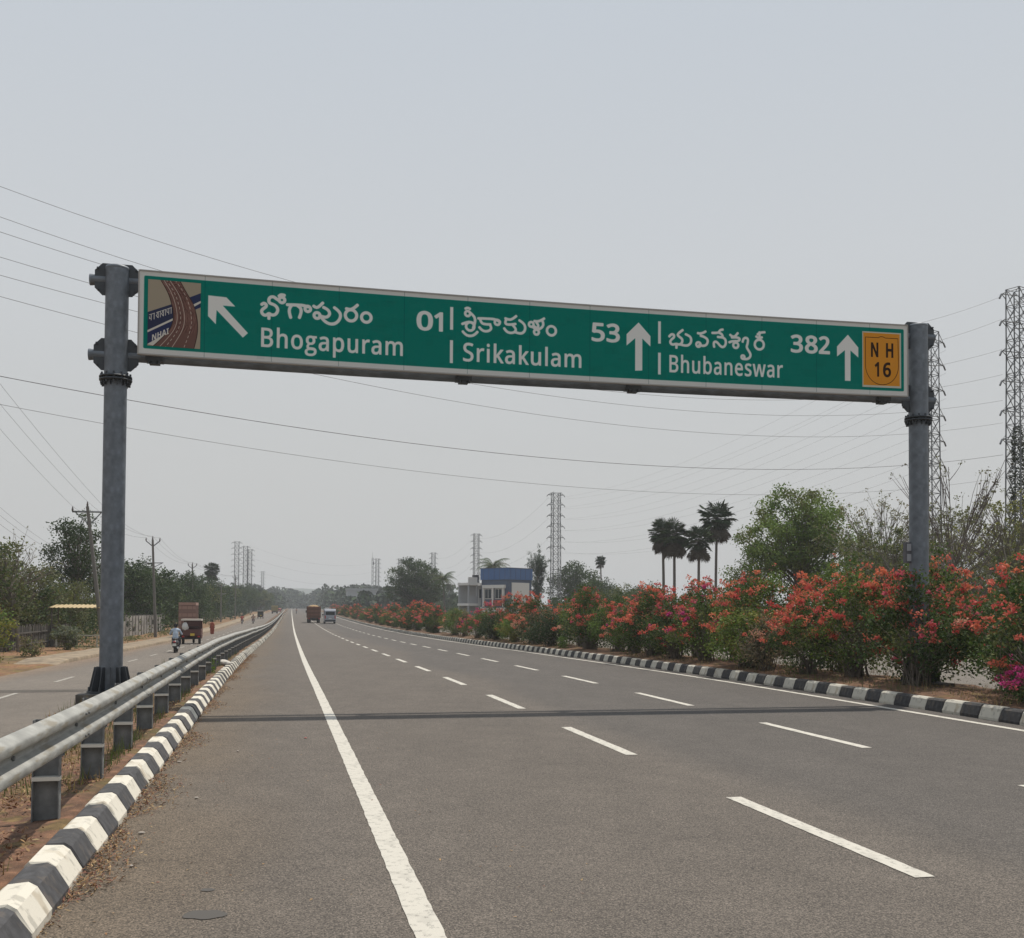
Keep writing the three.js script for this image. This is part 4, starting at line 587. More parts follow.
// broadleaf trees, darker with distance only through the haze
{
  const big = tree({ seed: 61, h: 13.6, crownBase: 2.2, rx: 6.8, clumps: 190, gap: 0.8, cr: 0.95, leaves: 95, leaf: 0.36, trunkR: 0.4, cols: [G.dark, G.dark, G.mid], limb: 0.14, shell: 0.38 }, 'big round dark-green tree left of the blue building', undefined, at(28.4, -0.7, 228));
  const cas = new MB(), lv = new Leaves(63), r = RNG(64); cas.path([V(0, -0.3, 0), V(0.1, 5, 0), V(-0.1, 8, 0.1), V(0, 10.6, 0)], 0.22, 0.03, 6);
  for (let k = 0; k < 64; k++) { const y = 4.0 + 6.5 * r(), L = lerp(1.2, 2.3, (y - 3.5) / 9) * (0.45 + 0.7 * r()), a = r() * 6.28, s = V(0, y, 0), e = V(Math.cos(a) * L, y + L * (0.9 + 0.6 * r()), Math.sin(a) * L), pts = curveTo(s, e, r, 0.4, 4); cas.path(pts, 0.04, 0.008, 3); for (const p of pts.slice(1)) for (let q = 0; q < 26; q++) lv.leaf(p.x + gauss(r) * 0.3, p.y + gauss(r) * 0.28, p.z + gauss(r) * 0.3, 0.34 + 0.2 * r(), G.blue, 0.16, 0.2, 0.4); }
  const ct = thing('casuarina_tree', 'wispy upright casuarina tree right of the blue building', 'tree', undefined, at(42.2, -0.9, 171)); mesh('trunk', cas.geo(), mBark, ct); mesh('crown', lv.geo(), mLeaf, ct);
  const dk = { h: 10, crownBase: 1.4, rx: 4.6, clumps: 105, gap: 0.7, cr: 0.85, leaves: 80, leaf: 0.32, trunkR: 0.3, cols: [G.dark, G.dark, G.mid], limb: 0.14, shell: 0.4 };
  const A = tree({ ...dk, seed: 65 }, 'dark round tree behind the twin pylons', 'dark trees in the distance', at(58.5, -0.8, 204), 0, 1.28);
  const B = tree({ ...dk, seed: 66, rx: 4.0, h: 9, cols: [G.dark, G.mid, G.mid] }, 'dark bushy tree left of the small far palm', 'dark trees in the distance', at(54.5, -0.8, 176), 0, 0.95);
  const C = tree({ ...dk, seed: 67, rx: 5.4, h: 8, cols: [G.mid, G.olive, G.dark] }, 'broad mid-green tree low behind the orange median bushes', 'dark trees in the distance', at(45, -0.8, 140), 0, 0.72);
  const D = dup(B, 'dark low tree at the foot of the palm group', at(43, -0.8, 118), 2.2, 0.62); dup(A, 'dark tree left of the casuarina, behind the blue building', at(44.5, -0.8, 196), 1.1, 0.75);
  dup(C, 'low flat-topped tree between the small far palm and the palm group', at(58, -0.8, 165), 2.0, 0.85); dup(B, 'small dark tree right behind the palm trunks', at(40.5, -0.8, 90), 4.0, 0.5);
  // left side, beginning with the tall tree behind the leaning pole
  tree({ ...dk, seed: 71, h: 10.4, crownBase: 3.2, rx: 2.7, clumps: 100, cr: 0.6, leaves: 85, leaf: 0.2, cols: [G.dark, G.dark, G.mid], gap: 0.5, taper: 0.8 }, 'tall dark tree behind the leaning utility pole on the left', 'trees left of the service road', at(-16.7, -0.8, 92), 0.4);
  const L1 = tree({ ...dk, seed: 72, h: 6.2, crownBase: 0.9, rx: 3.2, cr: 0.6, clumps: 90, leaves: 75, leaf: 0.19, gap: 0.5, cols: [G.olive, G.mid, G.olive, G.dusty], twigs: 1, twigLeaves: 5 }, 'olive feathery acacia-like tree at the left edge', 'trees left of the service road', at(-15.8, -0.5, 60));
  dup(L1, 'olive bushy tree next to the one at the left edge', at(-17.5, -0.5, 66), 2.0, 1.0); dup(L1, 'olive tree just left of the left gantry post, under the tall dark tree', at(-16.4, -0.6, 74), 4.1, 0.92); dup(L1, 'olive tree showing just right of the left gantry post', at(-15.4, -0.6, 82), 5.1, 0.74);
  dup(L1, 'olive tree rearmost at the left edge', at(-23, -0.5, 72), 1.1, 1.15);
  tree(bareOpt(39, 6.4, 2.0, { clumps: 26, twigLeaves: 2 }), 'dry bare shrub tree with pale twigs among the olive trees on the left', 'trees left of the service road', at(-13.6, -0.45, 60));
  const near = [['dark tree nearest to the second utility pole', -16.5, 118, 0.86, 1], ['dark round tree right of the second utility pole', -15.8, 132, 0.95, 2], ['tree between the second and third utility poles', -18, 146, 1.0, 3], ['dark tree just left of the third utility pole', -15.5, 160, 0.85, 4], ['dark tree right of the third utility pole', -16.5, 178, 0.9, 5], ['tree below the solitary round-headed palm', -15.5, 200, 0.85, 0.5], ['tree right of the solitary round-headed palm', -17, 222, 1.0, 1.5], ['dark tree left of the far left pylons', -15.5, 250, 0.95, 2.5], ['dark tree under the far left pylons', -16, 285, 1.05, 3.5], ['dark tree right of the far left pylons', -14.5, 320, 1.0, 4.5], ['last clear dark tree of the left treeline', -13.5, 365, 1.05, 5.5], ['hazy tree at the end of the left treeline', -11.5, 420, 1.1, 0.2]];
  near.forEach(([label, X, Z, s, turn], i) => { const o = dup([A, B, C][i % 3], label, at(X + RX(Z), RY(Z) - 0.7, Z), turn, s); o.userData.group = 'trees left of the service road'; });
  // far woods closing the view: one mass on each side of the road's end
  const lf = new Leaves(80), r2 = RNG(81);
  for (const [X0, X1, Z0, Z1, n, h] of [[-60, -12, 460, 560, 140, 10], [-70, -6, 600, 820, 300, 13], [-60, 90, 830, 1000, 620, 15], [22, 60, 330, 460, 170, 7.5], [20, 80, 470, 800, 320, 14]]) for (let k = 0; k < n; k++) { const X = lerp(X0, X1, r2()), Z = lerp(Z0, Z1, r2()), q = W(X, -0.8, Z), R = h * (0.25 + 0.2 * r2()), H = h * (0.55 + 0.7 * vnoise(X * 0.09 + 4, Z * 0.02)), c = [[0.03, 0.05, 0.028], G.dark, [0.03, 0.045, 0.03]][k % 3]; for (let m = 0; m < 46; m++) { const u = Math.pow(r2(), 0.8); lf.leaf(q.x + gauss(r2) * R * Math.sin(0.35 + u * 2.6), q.y + u * H, q.z + gauss(r2) * R, 1.5 + 0.9 * r2(), c, 0.75, 0.4, 0.35); } }
  const wood = mesh('distant_woods', lf.geo(), mDryLeaf); wood.userData = { kind: 'stuff', label: 'hazy dark woods closing the view at the end of the highway', category: 'woods' };
}
// hill far behind, nearly lost in haze
{
  const g = new THREE.PlaneGeometry(1500, 500, 50, 12); g.rotateX(-Math.PI / 2); const P = g.attributes.position; for (let i = 0; i < P.count; i++) { const x = P.getX(i), z = P.getZ(i); P.setY(i, (50 * Math.exp(-(((x - 30) / 170) ** 2)) + 34 * Math.exp(-(((x + 230) / 160) ** 2)) + 30 * Math.exp(-(((x - 380) / 180) ** 2))) * Math.exp(-((z / 150) ** 2)) * (0.85 + 0.3 * fbm(x * 0.01 + 5, z * 0.01 + 5, 4)) - 4); }
  g.translate(20, 0, -2500); g.computeVertexNormals(); structure(mesh('far_hill', g, std([0.06, 0.075, 0.05], 1)));
}
// ------------------------------------------------------------------ pylons and their wires
const mSteel = std([0.17, 0.18, 0.19], 0.7, { metalness: 0.3 }), mWire = std([0.10, 0.10, 0.105], 0.6), mInsul = std([0.12, 0.10, 0.09], 0.5);
function pylonGeo(h, w0, w1, arms, armL, n, bar = 0.05) {
  const legs = [], br = new MB(), half = (y) => lerp(w0, w1, Math.min(1, y / (h * 0.8))) / 2, C = [[-1, -1], [1, -1], [1, 1], [-1, 1]], at4 = (k, y) => V(C[k][0] * half(y), y, C[k][1] * half(y));
  for (let k = 0; k < 4; k++) legs.push(new MB().rod(at4(k, -0.3), at4(k, h * 0.8), bar * 1.25, bar * 1.1, 4).rod(at4(k, h * 0.8), at4(k, h), bar * 1.1, bar, 4).geo());
  for (let i = 0; i < n; i++) { const a = h * i / n, b = h * (i + 1) / n; for (let k = 0; k < 4; k++) { const l = (k + 1) % 4; br.rod(at4(k, a), at4(l, b), bar * 0.6, bar * 0.6, 3).rod(at4(l, a), at4(k, b), bar * 0.6, bar * 0.6, 3).rod(at4(k, b), at4(l, b), bar * 0.6, bar * 0.6, 3); } }
  const armG = arms.flatMap((y) => [-1, 1].map((s) => { const b = new MB(); { const tip = V(s * (half(y) + armL), y + 0.05, 0); for (const z of [-1, 1]) b.rod(V(s * half(y), y, z * half(y)), tip, bar * 0.7, bar * 0.6, 4).rod(V(s * half(y), y + 0.55, z * half(y)), tip, bar * 0.55, bar * 0.5, 4); b.rod(tip, tip.clone().add(V(s * 0.25, -0.35, 0)), 0.07, 0.07, 5); } return b.geo(); }));
  return { legs, br: br.geo(), armG };
}
function pylon(label, group, pos, G_, turn = 0, sc = 1) {
  const t = thing('transmission_pylon', label, 'pylon', group, pos); for (const l of G_.legs) mesh('leg', l, mSteel, t); mesh('lattice_bracing', G_.br, mSteel, t); for (const a of G_.armG) mesh('cross_arm', a, mSteel, t); t.rotation.y = turn; t.scale.setScalar(sc); return t;
}
{
  const levels = [24.6, 22.7, 20.6, 18.5, 16.4, 14.4], P = pylonGeo(25.3, 1.3, 1.0, levels, 1.3, 21, 0.05), g = 'pylons beyond the opposite carriageway';
  pylon('tall lattice pylon at the right edge, its lower half wrapped in creepers', g, V(50.6, -0.6, -64), P, 0.35);
  pylon('lattice pylon standing right behind the right gantry post', g, V(51.5, -0.6, -75.5), P, 0.35, 1.0);
  const P2 = pylonGeo(25, 1.7, 1.4, levels.map((y) => y), 0.9, 17, 0.066);
  pylon('tall narrow far pylon between the casuarina and the dark round tree', g, V(51.4, -0.7, -194), P2, 0.1);
  pylon('single far pylon rising left of the blue building', g, V(57, -0.5, -308), P2, 0.1, 1.0); pylon('small pylon behind the right side of the big round tree', g, V(60.8, 0, -425), P2, 0.1, 1.0);
  pylon('tiny pylon behind the middle of the big round tree', g, V(53, 0.4, -478), P2, 0.1, 0.98); pylon('tiny pylon above the left side of the big round tree', g, V(43, 0.4, -482), P2, 0.1, 0.98);
  const gl = 'far pylons above the left treeline'; pylon('leftmost of the far pylons above the left treeline', gl, V(-14.6, 0.2, -360), P2, 0.1, 0.95); pylon('second of the far pylons above the left treeline', gl, V(-12.2, 0.2, -372), P2, 0.1, 0.92); pylon('third of the far pylons above the left treeline', gl, V(-11.0, 0.3, -384), P2, 0.1, 0.9); pylon('hazy little pylon right of the three left pylons', gl, V(-10.2, 1.2, -600), P2, 0.1, 0.85);
  const mast = thing('radio_mast', 'thin hazy lattice mast left of the big round tree', 'mast', undefined, V(44, 0.5, -520)); const mb = new MB(); for (let i = 0; i < 14; i++) { const y = i * 1.9; for (const [a, b] of [[0, 1], [1, 2], [2, 0]]) { const q = (k, yy) => V(Math.cos(k * 2.1) * 0.5, yy, Math.sin(k * 2.1) * 0.5); mb.rod(q(a, y), q(b, y + 1.9), 0.06, 0.06, 3).rod(q(a, y), q(a, y + 1.9), 0.09, 0.09, 3); } } mb.make('lattice', mSteel, mast); new MB().rod(V(0, 26.4, 0), V(0, 29.5, 0), 0.07, 0.05, 4).box(0.5, 24, 0.3, 0.5, 1.6, 0.4).make('antenna', mSteel, mast);
  // creeper on the right-hand pylon
  const lv = new Leaves(820), r = RNG(821); for (let k = 0; k < 5200; k++) { const y = Math.pow(r(), 1.5) * 15.5, s = lerp(1.25, 0.35, y / 15.5) * (0.7 + 0.6 * vnoise(y * 0.9, 3)), a = r() * 6.28; lv.leaf(50.6 + Math.cos(a) * s * (0.5 + 0.5 * r()), y - 0.6, -64 + Math.sin(a) * s * (0.5 + 0.5 * r()), 0.13 + 0.1 * r(), r() < 0.6 ? G.dark : [0.07, 0.07, 0.04], 0.6, 0.1, 0.4); }
  const v = thing('climbing_creeper', 'dark creeper hanging over the lower half of the right-edge pylon', 'creeper', undefined, V(0, 0, 0)); mesh('foliage', lv.geo(), mLeaf, v);
}
function cable(label, group, pts, rad) { const g = new MB(); const n = pts.length; for (let k = 0; k < n - 1; k++) g.rod(pts[k], pts[k + 1], rad, rad, 4); return tag(g.make('power_cable', mWire), label, 'cable', group); }
{
  const R = [49.4, 64], L = [-75, 14], co = [[81.1, -53.95, 24.1], [79.55, -52.11, 22.48], [66.67, -42.61, 20.34], [57.26, -36.26, 18.55], [47.46, -29.11, 16.72], [46.27, -26.83, 15.14], [35.62, -23.0, 12.88], [37.09, -22.46, 11.28]];
  const nm = ['topmost cable crossing high over the highway from the right-edge pylon', 'second cable from the top crossing from the right-edge pylon', 'third cable from the top crossing from the right-edge pylon', 'fourth cable from the top crossing from the right-edge pylon', 'fifth cable from the top, passing behind the left gantry post top', 'sixth cable from the top, dipping below the sign board', 'long sagging cable well below the sign board, second from the bottom', 'faint lowest sagging cable crossing over the highway'];
  co.forEach(([a, b, c], i) => cable(nm[i], 'cables crossing the highway', Array.from({ length: 61 }, (_, k) => { const s = k / 60 * 0.64; return V(lerp(R[0], L[0], s), a * s * s + b * s + c, -lerp(R[1], L[1], s)); }), i < 6 ? 0.009 : i === 6 ? 0.013 : 0.008));
  const run = (a, b, sg, n = 24) => Array.from({ length: n + 1 }, (_, k) => { const t = k / n; return a.clone().lerp(b, t).add(V(0, -4 * sg * t * (1 - t), 0)); });
  [24, 22.1, 20, 17.9, 15.8, 13.8].forEach((y, i) => { for (const s of [-1, 1]) cable(`${['top', 'second', 'third', 'fourth', 'fifth', 'lowest'][i]} ${s < 0 ? 'road-side' : 'field-side'} cable slanting up rightwards from the far pylon near the middle`, 'cables between the right-hand pylons', run(V(51.5 + s * 1.7, y - 0.8, -194), V(51.5 + s * 1.5, y - 0.7, -75.5), 2.6), 0.007); });
  [23.5, 19.5, 15.5].forEach((y, i) => { cable(`${['upper', 'middle', 'lower'][i]} cable between the middle far pylon and the one left of the blue building`, 'cables between the far pylons', run(V(50, y, -194), V(56, y, -308), 3), 0.012); cable(`${['upper', 'middle', 'lower'][i]} cable between the pylon left of the blue building and the big round tree`, 'cables between the far pylons', run(V(56, y, -308), V(60, y, -425), 3), 0.014); cable(`${['upper', 'middle', 'lower'][i]} hazy cable from the three left pylons across the road`, 'cables between the far pylons', run(V(-11, y, -372), V(44, y, -482), 4), 0.016); });
}
// roadside utility poles on the left
const mPoleConc = std([0.17, 0.16, 0.145], 0.95);
{
  const g = 'utility poles left of the service road';
  function pole(label, base, top, kind) {
    const t = thing('utility_pole', label, 'utility pole', g, base), d = top.clone().sub(base); mesh('pole', new MB().rod(V(0, -0.5, 0), d, 0.16, 0.10, 6, true).geo(), mPoleConc, t);
    const P = (f) => d.clone().multiplyScalar(f), b = new MB();
    if (kind === 0) { b.rod(P(0.95).add(V(-0.95, 0.1, 0)), P(0.95).add(V(0.95, 0.12, 0)), 0.06, 0.06, 4).rod(P(0.95).add(V(-0.8, 0.1, 0)), P(0.87), 0.035, 0.035, 4).rod(P(0.95).add(V(0.8, 0.1, 0)), P(0.87), 0.035, 0.035, 4); }
    else b.rod(P(0.93), P(0.93).add(V(-0.6, 0.5, 0)), 0.05, 0.05, 4).rod(P(0.93), P(0.93).add(V(0.6, 0.5, 0)), 0.05, 0.05, 4).rod(P(0.76).add(V(-0.75, 0, 0)), P(0.76).add(V(0.85, 0.05, 0)), 0.045, 0.045, 4).rod(P(0.72), P(0.76).add(V(0.75, 0, 0)), 0.03, 0.03, 4);
    b.make('cross_arm', mSteel, t);
    const ends = kind === 0 ? [P(0.95).add(V(-0.93, 0.12, 0)), P(1).add(V(0, 0.0, 0)), P(0.95).add(V(0.93, 0.14, 0))] : [P(0.93).add(V(-0.6, 0.5, 0)), P(1), P(0.93).add(V(0.6, 0.5, 0))];
    return ends.map((e) => { const i = mesh('insulator', new MB().rod(V(0, 0, 0), V(0, 0.14, 0), 0.05, 0.07, 7).rod(V(0, 0.14, 0), V(0, 0.3, 0), 0.05, 0.03, 7, true).geo(), mInsul, t); i.position.copy(e); return base.clone().add(e).add(V(0, 0.3, 0)); });
  }
  const e1 = pole('leaning utility pole with a flat cross-arm behind the left gantry post', V(-10.85, -0.85, -70), V(-12.0, 8.15, -70), 0), e2 = pole('upright utility pole with forked arms right of the left gantry post', V(-11.1, -1.0, -100), V(-11.5, 8.0, -100), 1), e3 = pole('third utility pole with forked arms, left of the round-headed palm', V(-12.6, -1.0, -160), V(-12.8, 8.2, -160), 1), e4 = pole('far utility pole right of the round-headed palm', V(-9.6, -0.9, -232), V(-9.6, 8.6, -232), 1), e5 = pole('far utility pole just left of the round-headed palm', V(-10.6, -0.9, -196), V(-10.6, 6.0, -196), 1);
  const run = (a, b, sg, n = 16) => Array.from({ length: n + 1 }, (_, k) => { const t = k / n; return a.clone().lerp(b, t).add(V(0, -4 * sg * t * (1 - t), 0)); }), gw = 'wires of the left utility poles', w3 = ['left', 'middle', 'right'];
  e1.forEach((e, i) => { cable(`${w3[i]} wire rising from the leaning pole to the left edge`, gw, run(e, V(-13.2 + i * 0.25, 14.3 + i * 0.5, -28), 0.5), 0.008); cable(`${w3[i]} wire between the leaning pole and the second pole`, gw, run(e, e2[i], 0.5), 0.008); cable(`${w3[i]} wire between the second and the third pole`, gw, run(e2[i], e3[i], 0.7), 0.009); cable(`${w3[i]} wire between the third pole and the far pole`, gw, run(e3[i], e4[i], 0.7), 0.011); });
  [7.2, 6.8, 6.35].forEach((y, i) => cable(`${['upper', 'middle', 'lower'][i]} slack wire running in from the left edge to the tall dark tree`, gw, run(V(-13.4, y - 0.2, -52), V(-17.5, 6.4 - i * 0.4, -91), 0.25), 0.008));
}

// ------------------------------------------------------------------ left side: footpath, fence, shed, shrubs
{
  const prof = [[-8.98, SY - 0.05], [-9.0, SY + 0.13], [-9.08, SY + 0.155], [-10.0, SY + 0.165], [-10.75, SY + 0.16], [-10.8, SY - 0.05]], zs = stations(44, 420, 0.6, 0.02), nz = (x, z) => 0.96 + (fbm(x * 2, z * 1.3, 4) - 0.5) * 0.5;
  structure(mesh('footpath', ribbon(prof, zs, 0.4, (X, z) => { const l = nz(X, z); return [l * 1.12, l * 0.98, l * 0.82]; }, (X, z) => (fbm(X * 2, z * 0.7 + 3, 3) - 0.5) * 0.05 - 0.24 * (1 - smooth(44, 49, z))), std([0.46, 0.42, 0.36], 0.95, { map: tConcrete, vertexColors: true })));
  const f = thing('boundary_wall', 'pale precast boundary wall of slabs and posts behind the footpath', 'wall', undefined, V(0, 0, 0)), r = RNG(88), mSlab = [0.5, 0.42, 0.58].map((k) => std([k, k * 0.97, k * 0.92], 0.9, { map: tConcrete })), slab = boxUV(new THREE.BoxGeometry(0.05, 0.5, 1.86), 0.7), pg = boxUV(new THREE.BoxGeometry(0.16, 2.2, 0.16), 0.7);
  for (let k = 0; k < 20; k++) { const z = 90 + k * 2, p = mesh('post', pg, mSlab[k % 3], f); p.position.copy(W(-14.2, SY + 1.0, z)); p.rotation.set((r() - 0.5) * 0.04, 0, (r() - 0.5) * 0.05); for (let s = 0; s < 4; s++) if (r() > 0.08) { const b = mesh('slab', slab, mSlab[Math.floor(r() * 3)], f); b.position.copy(W(-14.2 + (r() - 0.5) * 0.03, SY + 0.25 + s * 0.505, z + 1)); } }
  const d = thing('timber_fence', 'weathered dark stake fence behind the grey-green shrub', 'fence', undefined, V(0, 0, 0)), mW = [0.09, 0.12, 0.075].map((k) => std([k, k * 0.9, k * 0.78], 0.95)), st = new THREE.BoxGeometry(0.05, 1.5, 0.11);
  for (let k = 0; k < 90; k++) { const z = 58 + k * 0.21, b = mesh('stake', st, mW[k % 3], d); b.position.copy(W(-14.4 + (r() - 0.5) * 0.05, SY + 0.72 + (r() - 0.5) * 0.2, z)); b.rotation.set((r() - 0.5) * 0.12, 0, (r() - 0.5) * 0.06); }
  for (const y of [0.45, 1.1]) { const b = mesh('rail', new THREE.BoxGeometry(0.05, 0.07, 19), mW[0], d); b.position.copy(W(-14.32, SY + y, 67.4)); }
  const s = thing('roadside_shed', 'open shed with a thin yellowish sheet roof just left of the left gantry post', 'shed', undefined, W(-12.75, SY + 0.1, 71)); const mTin = std([0.42, 0.32, 0.17], 0.75), mT2 = std([0.5, 0.46, 0.38], 0.9);
  const roof = new MB(); for (let i = 0; i < 26; i++) { const x = -1.7 + i * 0.13; roof.hex([V(x, 2.42 + (i % 2) * 0.04, 1.2), V(x + 0.13, 2.46 - (i % 2) * 0.04, 1.2), V(x + 0.13, 2.49 - (i % 2) * 0.04, 1.2), V(x, 2.45 + (i % 2) * 0.04, 1.2), V(x, 2.62 + (i % 2) * 0.04, -1.2), V(x + 0.13, 2.66 - (i % 2) * 0.04, -1.2), V(x + 0.13, 2.69 - (i % 2) * 0.04, -1.2), V(x, 2.65 + (i % 2) * 0.04, -1.2)]); } roof.make('sheet_roof', mTin, s);
  for (const [x, z] of [[-1.5, 1], [1.5, 1], [-1.5, -1], [1.5, -1]]) { const p = mesh('post', new THREE.CylinderGeometry(0.045, 0.05, 2.6, 7), mW[1], s); p.position.set(x, 1.2, z); } const rail = mesh('bench_rail', new THREE.BoxGeometry(3.0, 0.07, 0.35), mT2, s); rail.position.set(0, 0.72, 1.0); for (const x of [-1.2, 0, 1.2]) { const l = mesh('bench_leg', new THREE.BoxGeometry(0.07, 0.72, 0.3), mT2, s); l.position.set(x, 0.35, 1.0); }
  tree({ seed: 91, h: 1.5, crownBase: 0.1, rx: 0.95, clumps: 34, gap: 0.2, cr: 0.24, leaves: 45, leaf: 0.13, trunkR: 0.03, cols: [[0.14, 0.17, 0.11], [0.17, 0.19, 0.13], G.olive], limb: 0.6, name: 'roadside_shrub', cat: 'shrub' }, 'round grey-green shrub on the footpath edge left of the left gantry post', undefined, W(-12.1, SY + 0.1, 63));
  tree({ seed: 92, h: 2.4, crownBase: 0.1, rx: 1.35, clumps: 52, gap: 0.25, cr: 0.3, leaves: 55, leaf: 0.12, trunkR: 0.04, cols: [G.yellow, G.yellow, G.bright], limb: 0.5, name: 'roadside_shrub', cat: 'shrub' }, 'yellow-green shrub at the left edge beside the service road', undefined, W(-11.6, SY, 45));
  tree({ seed: 93, h: 1.0, crownBase: 0.05, rx: 0.7, clumps: 20, gap: 0.2, cr: 0.22, leaves: 40, leaf: 0.1, trunkR: 0.03, cols: [G.dry, G.olive], limb: 0.5, name: 'roadside_shrub', cat: 'shrub' }, 'low dry shrub right of the yellow-green shrub at the left edge', undefined, W(-11.3, SY, 52));
}

// ------------------------------------------------------------------ buildings
const boxPart = (name, parent, mat, x, y, z, w, h, d) => { const m = mesh(name, new THREE.BoxGeometry(w, h, d), mat, parent); m.position.set(x, y, z); return m; };
{
  const mBlack2 = std([0.03, 0.03, 0.035], 0.6), mBlue = std([0.055, 0.13, 0.30], 0.6), mBlueD = std([0.075, 0.10, 0.15], 0.7), mWhite = std([0.62, 0.61, 0.58], 0.8), mGlass = new THREE.MeshStandardMaterial({ color: lin(0.03, 0.04, 0.05), roughness: 0.15 }), mGrey = std([0.33, 0.34, 0.35], 0.9, {}), mRed = std([0.35, 0.06, 0.05], 0.7);
  const b = thing('blue_building', 'two-storey white building with a broad blue parapet beyond the flowering median', 'building', undefined, V(33.8, -1.1, -157)); b.rotation.y = 0.62; b.scale.set(0.86, 1.0, 0.86);
  // local: front (towards the road) is -x side, flank towards the camera is +z side
  boxPart('wall', b, mBlueD, 0, 3.8, 0, 6.2, 7.6, 6.4);
  const par = boxPart('parapet', b, mBlue, 0, 8.3, 0, 6.5, 1.7, 6.7); for (let k = 0; k < 5; k++) { boxPart('cladding_joint', par, mBlueD, -2.6 + k * 1.3, 0, 3.36, 0.06, 1.6, 0.03); boxPart('cladding_joint', par, mBlueD, -3.26, 0, -2.6 + k * 1.3, 0.03, 1.6, 0.06); } boxPart('coping', par, mBlueD, 0, 0.9, 0, 6.6, 0.1, 6.8);
  boxPart('white_panel', b, mWhite, 0.1, 4.0, 3.26, 4.6, 6.0, 0.14); const w0 = boxPart('window', b, mWhite, 1.7, 4.4, 3.36, 0.9, 1.3, 0.1); boxPart('pane', w0, mGlass, 0, 0, 0.04, 0.7, 1.1, 0.06); boxPart('notice_board', b, std([0.5, 0.47, 0.38], 0.8), -0.2, 4.7, 3.36, 1.3, 0.4, 0.05);
  for (const z of [-2.5, -0.2, 2.3]) boxPart('column', b, mWhite, -3.3, 4.9, z, 0.3, 3.2, 0.3); boxPart('balcony_beam', b, mWhite, -3.3, 6.4, 0, 0.4, 0.5, 5.4); boxPart('balcony_front', b, mRed, -3.34, 3.9, 0.8, 0.2, 0.9, 3.4); boxPart('lower_wall', b, mWhite, -3.2, 1.6, 0, 0.24, 3.2, 5.8);
  for (const z of [-1.4, 1.1]) { const w = boxPart('window', b, mWhite, -3.22, 5.3, z, 0.1, 1.6, 1.7); boxPart('pane', w, mGlass, -0.04, 0, -0.4, 0.06, 1.4, 0.7); boxPart('pane', w, mGlass, -0.04, 0, 0.4, 0.06, 1.4, 0.7); } const w2 = boxPart('window', b, mWhite, -3.34, 1.8, 0.8, 0.1, 0.9, 0.7); boxPart('pane', w2, mGlass, -0.04, 0, 0, 0.06, 0.75, 0.55);
  const a = thing('concrete_annex', 'open grey and white concrete frame building left of the blue one', 'building', undefined, V(29.0, -1.1, -160)); a.rotation.y = 0.35; a.scale.set(0.62, 1.22, 0.8);
  for (const y of [0.2, 3.0, 5.6]) boxPart('floor_slab', a, mWhite, 0, y, 0, 5.4, 0.3, 4.2); for (const x of [-2.4, 0, 2.4]) for (const z of [-1.8, 1.8]) boxPart('column', a, mGrey, x, 2.9, z, 0.32, 5.8, 0.32); boxPart('back_wall', a, mGrey, 0, 2.9, -1.7, 5.2, 5.6, 0.2); boxPart('infill_wall', a, mWhite, 1.2, 4.3, 1.75, 2.2, 2.3, 0.16); boxPart('railing', a, mGrey, -1.2, 3.6, 1.9, 2.2, 0.9, 0.08); boxPart('water_tank', a, mBlack2, 1.4, 6.3, -0.6, 1.1, 1.0, 1.1); boxPart('parapet_wall', a, mWhite, -1.3, 6.1, 1.9, 2.6, 0.7, 0.12); boxPart('sun_shade', a, mWhite, 1.2, 5.4, 2.3, 2.4, 0.08, 0.9); const aw = boxPart('window', a, mGlass, 1.2, 4.4, 1.85, 1.1, 1.1, 0.06); boxPart('frame', aw, mWhite, 0, 0, 0.03, 0.06, 1.1, 0.04); boxPart('shop_board', a, std([0.10, 0.22, 0.25], 0.6), -0.6, 1.4, 2.05, 3.4, 1.3, 0.1);
  const f = thing('grey_building', 'low hazy grey building far left of the big round tree', 'building', undefined, V(35, 0.1, -470)); boxPart('wall', f, mGrey, 0, 5, 0, 13, 10, 10); boxPart('roof_parapet', f, mGrey, 0, 10.3, 0, 13.6, 0.9, 10.6); for (let k = 0; k < 4; k++) for (const y of [2.6, 6.4]) boxPart('window', f, mGlass, -4.6 + k * 3, y, 5.03, 1.4, 1.6, 0.1); for (const y of [2.6, 6.4]) for (const z of [-3, 0, 3]) boxPart('window', f, mGlass, -6.53, y, z, 0.1, 1.6, 1.4);
  const wl = thing('white_parapet_wall', 'long low white wall far ahead behind the van', 'wall', undefined, V(0, 0, 0)); for (let k = 0; k < 14; k++) { const z = 300 + k * 12, m = boxPart('wall_panel', wl, mWhite, 0, 0, 0, 0.3, 1.6, 11.6); m.position.copy(W(15.2, 0.9, z)); }
}

